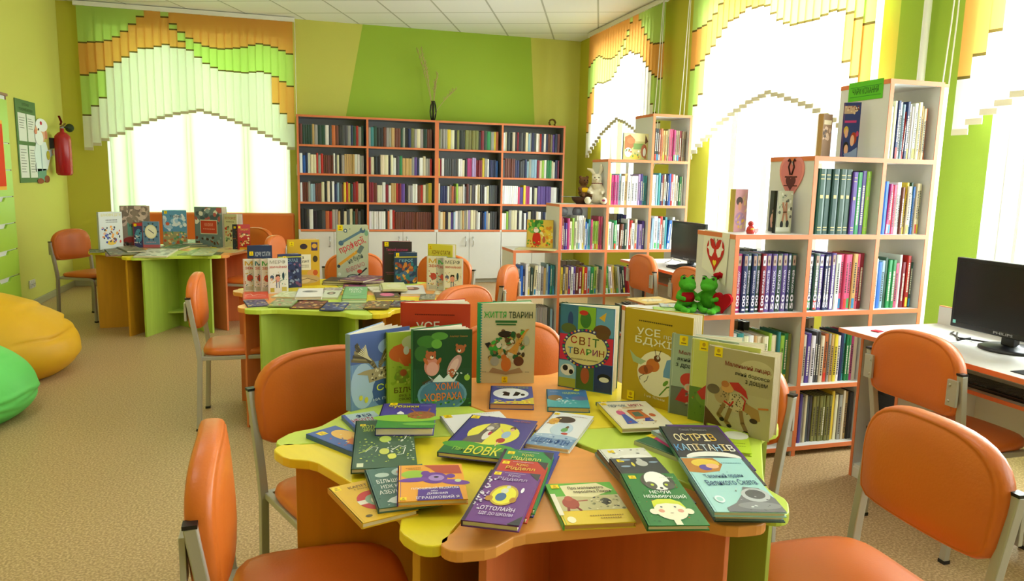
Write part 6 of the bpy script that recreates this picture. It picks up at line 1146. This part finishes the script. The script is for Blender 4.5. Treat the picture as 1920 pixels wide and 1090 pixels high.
k = MB(); k.ball((-.018, -.064, .235), .006, c='1a1410'); k.ball((.018, -.064, .235), .006, c='1a1410'); k.ball((0, -.083, .217), (.006, .004, .004), c='c86a6a'); k.build('face', 'gloss', t)
k = MB(); k.tube([(.045*math.cos(2*PI*i/16), .045*math.sin(2*PI*i/16)-.01, .185) for i in range(17)], .005, 6, c='7a2a2a'); k.build('neck_ribbon', 'matte', t)
k = MB(); k.prism(ell(0, 0, .014, .010), 0, .003, c='c85a8a'); k.v = [(.07+x, -.163, .038+y) for x, y, z in k.v]+[]; k.build('paw_patch', 'matte', t)
t = thing('bear_toy', 'brown bear soft toy with yellow shirt in a basket left of the rabbit', 'soft toy', (ra.x-.115, MY+.15, RZ_+.05), R(10)); k = MB()
k.ball((0, 0, .06), (.05, .045, .055)); k.ball((.0, -.0, .15), (.045, .042, .042)); k.ball((0, -.04, .14), (.02, .018, .016)); k.ball((-.035, 0, .185), .016); k.ball((.035, 0, .185), .016)
for s_ in (-1, 1): k.tube([(s_*.04, 0, .09), (s_*.06, -.04, .07)], .017, 8); k.tube([(s_*.03, -.01, .03), (s_*.045, -.08, .03)], .02, 8)
k.build('body', 'bear_brown', t, remesh=.006)
k = MB(); k.ball((0, -.003, .07), (.054, .048, .032), c='e0b020'); k.build('yellow_shirt', 'plush', t)
k = MB(); k.ball((-.014, -.04, .16), .005, c='120e0a'); k.ball((.014, -.04, .16), .005, c='120e0a'); k.ball((0, -.058, .143), .005, c='120e0a'); k.build('face', 'gloss', t)
t = thing('wooden_boat_basket', 'dark brown woven boat-shaped basket under the bear toy', 'basket', (ra.x-.13, MY+.14, RZ_)); k = MB(); k.lathe([(.05, 0), (.085, .03), (.095, .06), (.088, .06), (.075, .03), (.04, .008)], 24, c='4a2c1c'); k.build('hull', 'matte', t)
k = MB(); k.prism([(-.20, -.006), (-.09, -.02), (.02, -.004), (.02, .006), (-.09, .02), (-.20, .006)], .06, .066, c='8a8a8a'); k.build('grey_wing', 'matte', t)
# pictures on the farther unit
S4 = lambda *a, **k: stand(*a, group=GS, **k)
S4('bright upright story book with a red-robed figure, on the lowest step of the farther unit', (987, 464), (1036, 466), (991, 412), .012, 'd8b84a', [('s', 40, .05, .55, .6, .97, .1, ['4a9a3a', '7ab84a', '2f7a34']), ('e', .38, .3, .16, .3, 'c8281e'), ('e', .36, .62, .1, .08, 'f0e8e0'), ('e', .34, .7, .06, .04, 'e8b890'), ('s', 30, .55, .1, .97, .8, .1, ['e8c83a', 'd88a2a', 'e8e0a0']), ('s', 24, .05, .02, .95, .25, .06, ['5a9a3a', 'c85a2a', 'e8b84a']), ('e', .66, .3, .06, .12, 'b85a3a')], '8a7a3a', .2, zb=MZ[2]+.008, seed=160)
flat('thin cream booklet lying under the bright story book', (965, 467), (1040, 470), (975, 463.5), MZ[2]+.0005, .006, 'd0c890', [], '8a8a5a', GS, seed=161)
S4('square upright picture of a horse and cats on the third step of the farther unit', (1168, 293), (1215, 294.5), (1169.5, 249), .012, 'c8bc7a', [('r', .0, .7, 1, 1, 'e8dca0'), ('p', [(.05, .4), (.05, .85), (.25, .95), (.42, .8), (.45, .55), (.3, .4)], 'b8703a'), ('e', .3, .72, .16, .12, 'c88048'), ('p', [(.85, .6), (.86, .95), (.98, .7)], '6a3a1e'), ('r', .4, .4, .8, .62, '7a9a4a'), ('e', .2, .28, .14, .18, 'ece8e0'), ('e', .82, .35, .12, .25, 'b05a3a'), ('e', .84, .3, .06, .16, 'f0ece4'), ('e', .5, .12, .22, .1, 'd8c03a'), ('s', 14, .1, .05, .9, .4, .06, ['e8e4dc', 'b86a3a', '6a8a3a'])], '2a2a20', .2, zb=MZ[4]+.0005, yw=(6.12, 6.13), seed=162)
k = MB(); k.box((0, 0, 0), (.32, .004, .13), c='b8b8ba'); k.ball((.08, -.004, .075), (.05, .006, .045), c='8a8a90'); k.ball((.22, -.004, .07), (.05, .006, .05), c='7a7a84'); k.tube([(0, -.004, 0), (0, -.004, .13)], .006, 6, c='6a6a6a')
o = k.build('silver_picture', 'gloss'); put(o, MX[1]+.02, MY+.22, MZ[2]+.26); o.location.z = MZ[2]+.255; tag(o, 'silver relief picture standing behind the books below the toy rabbit', 'picture')
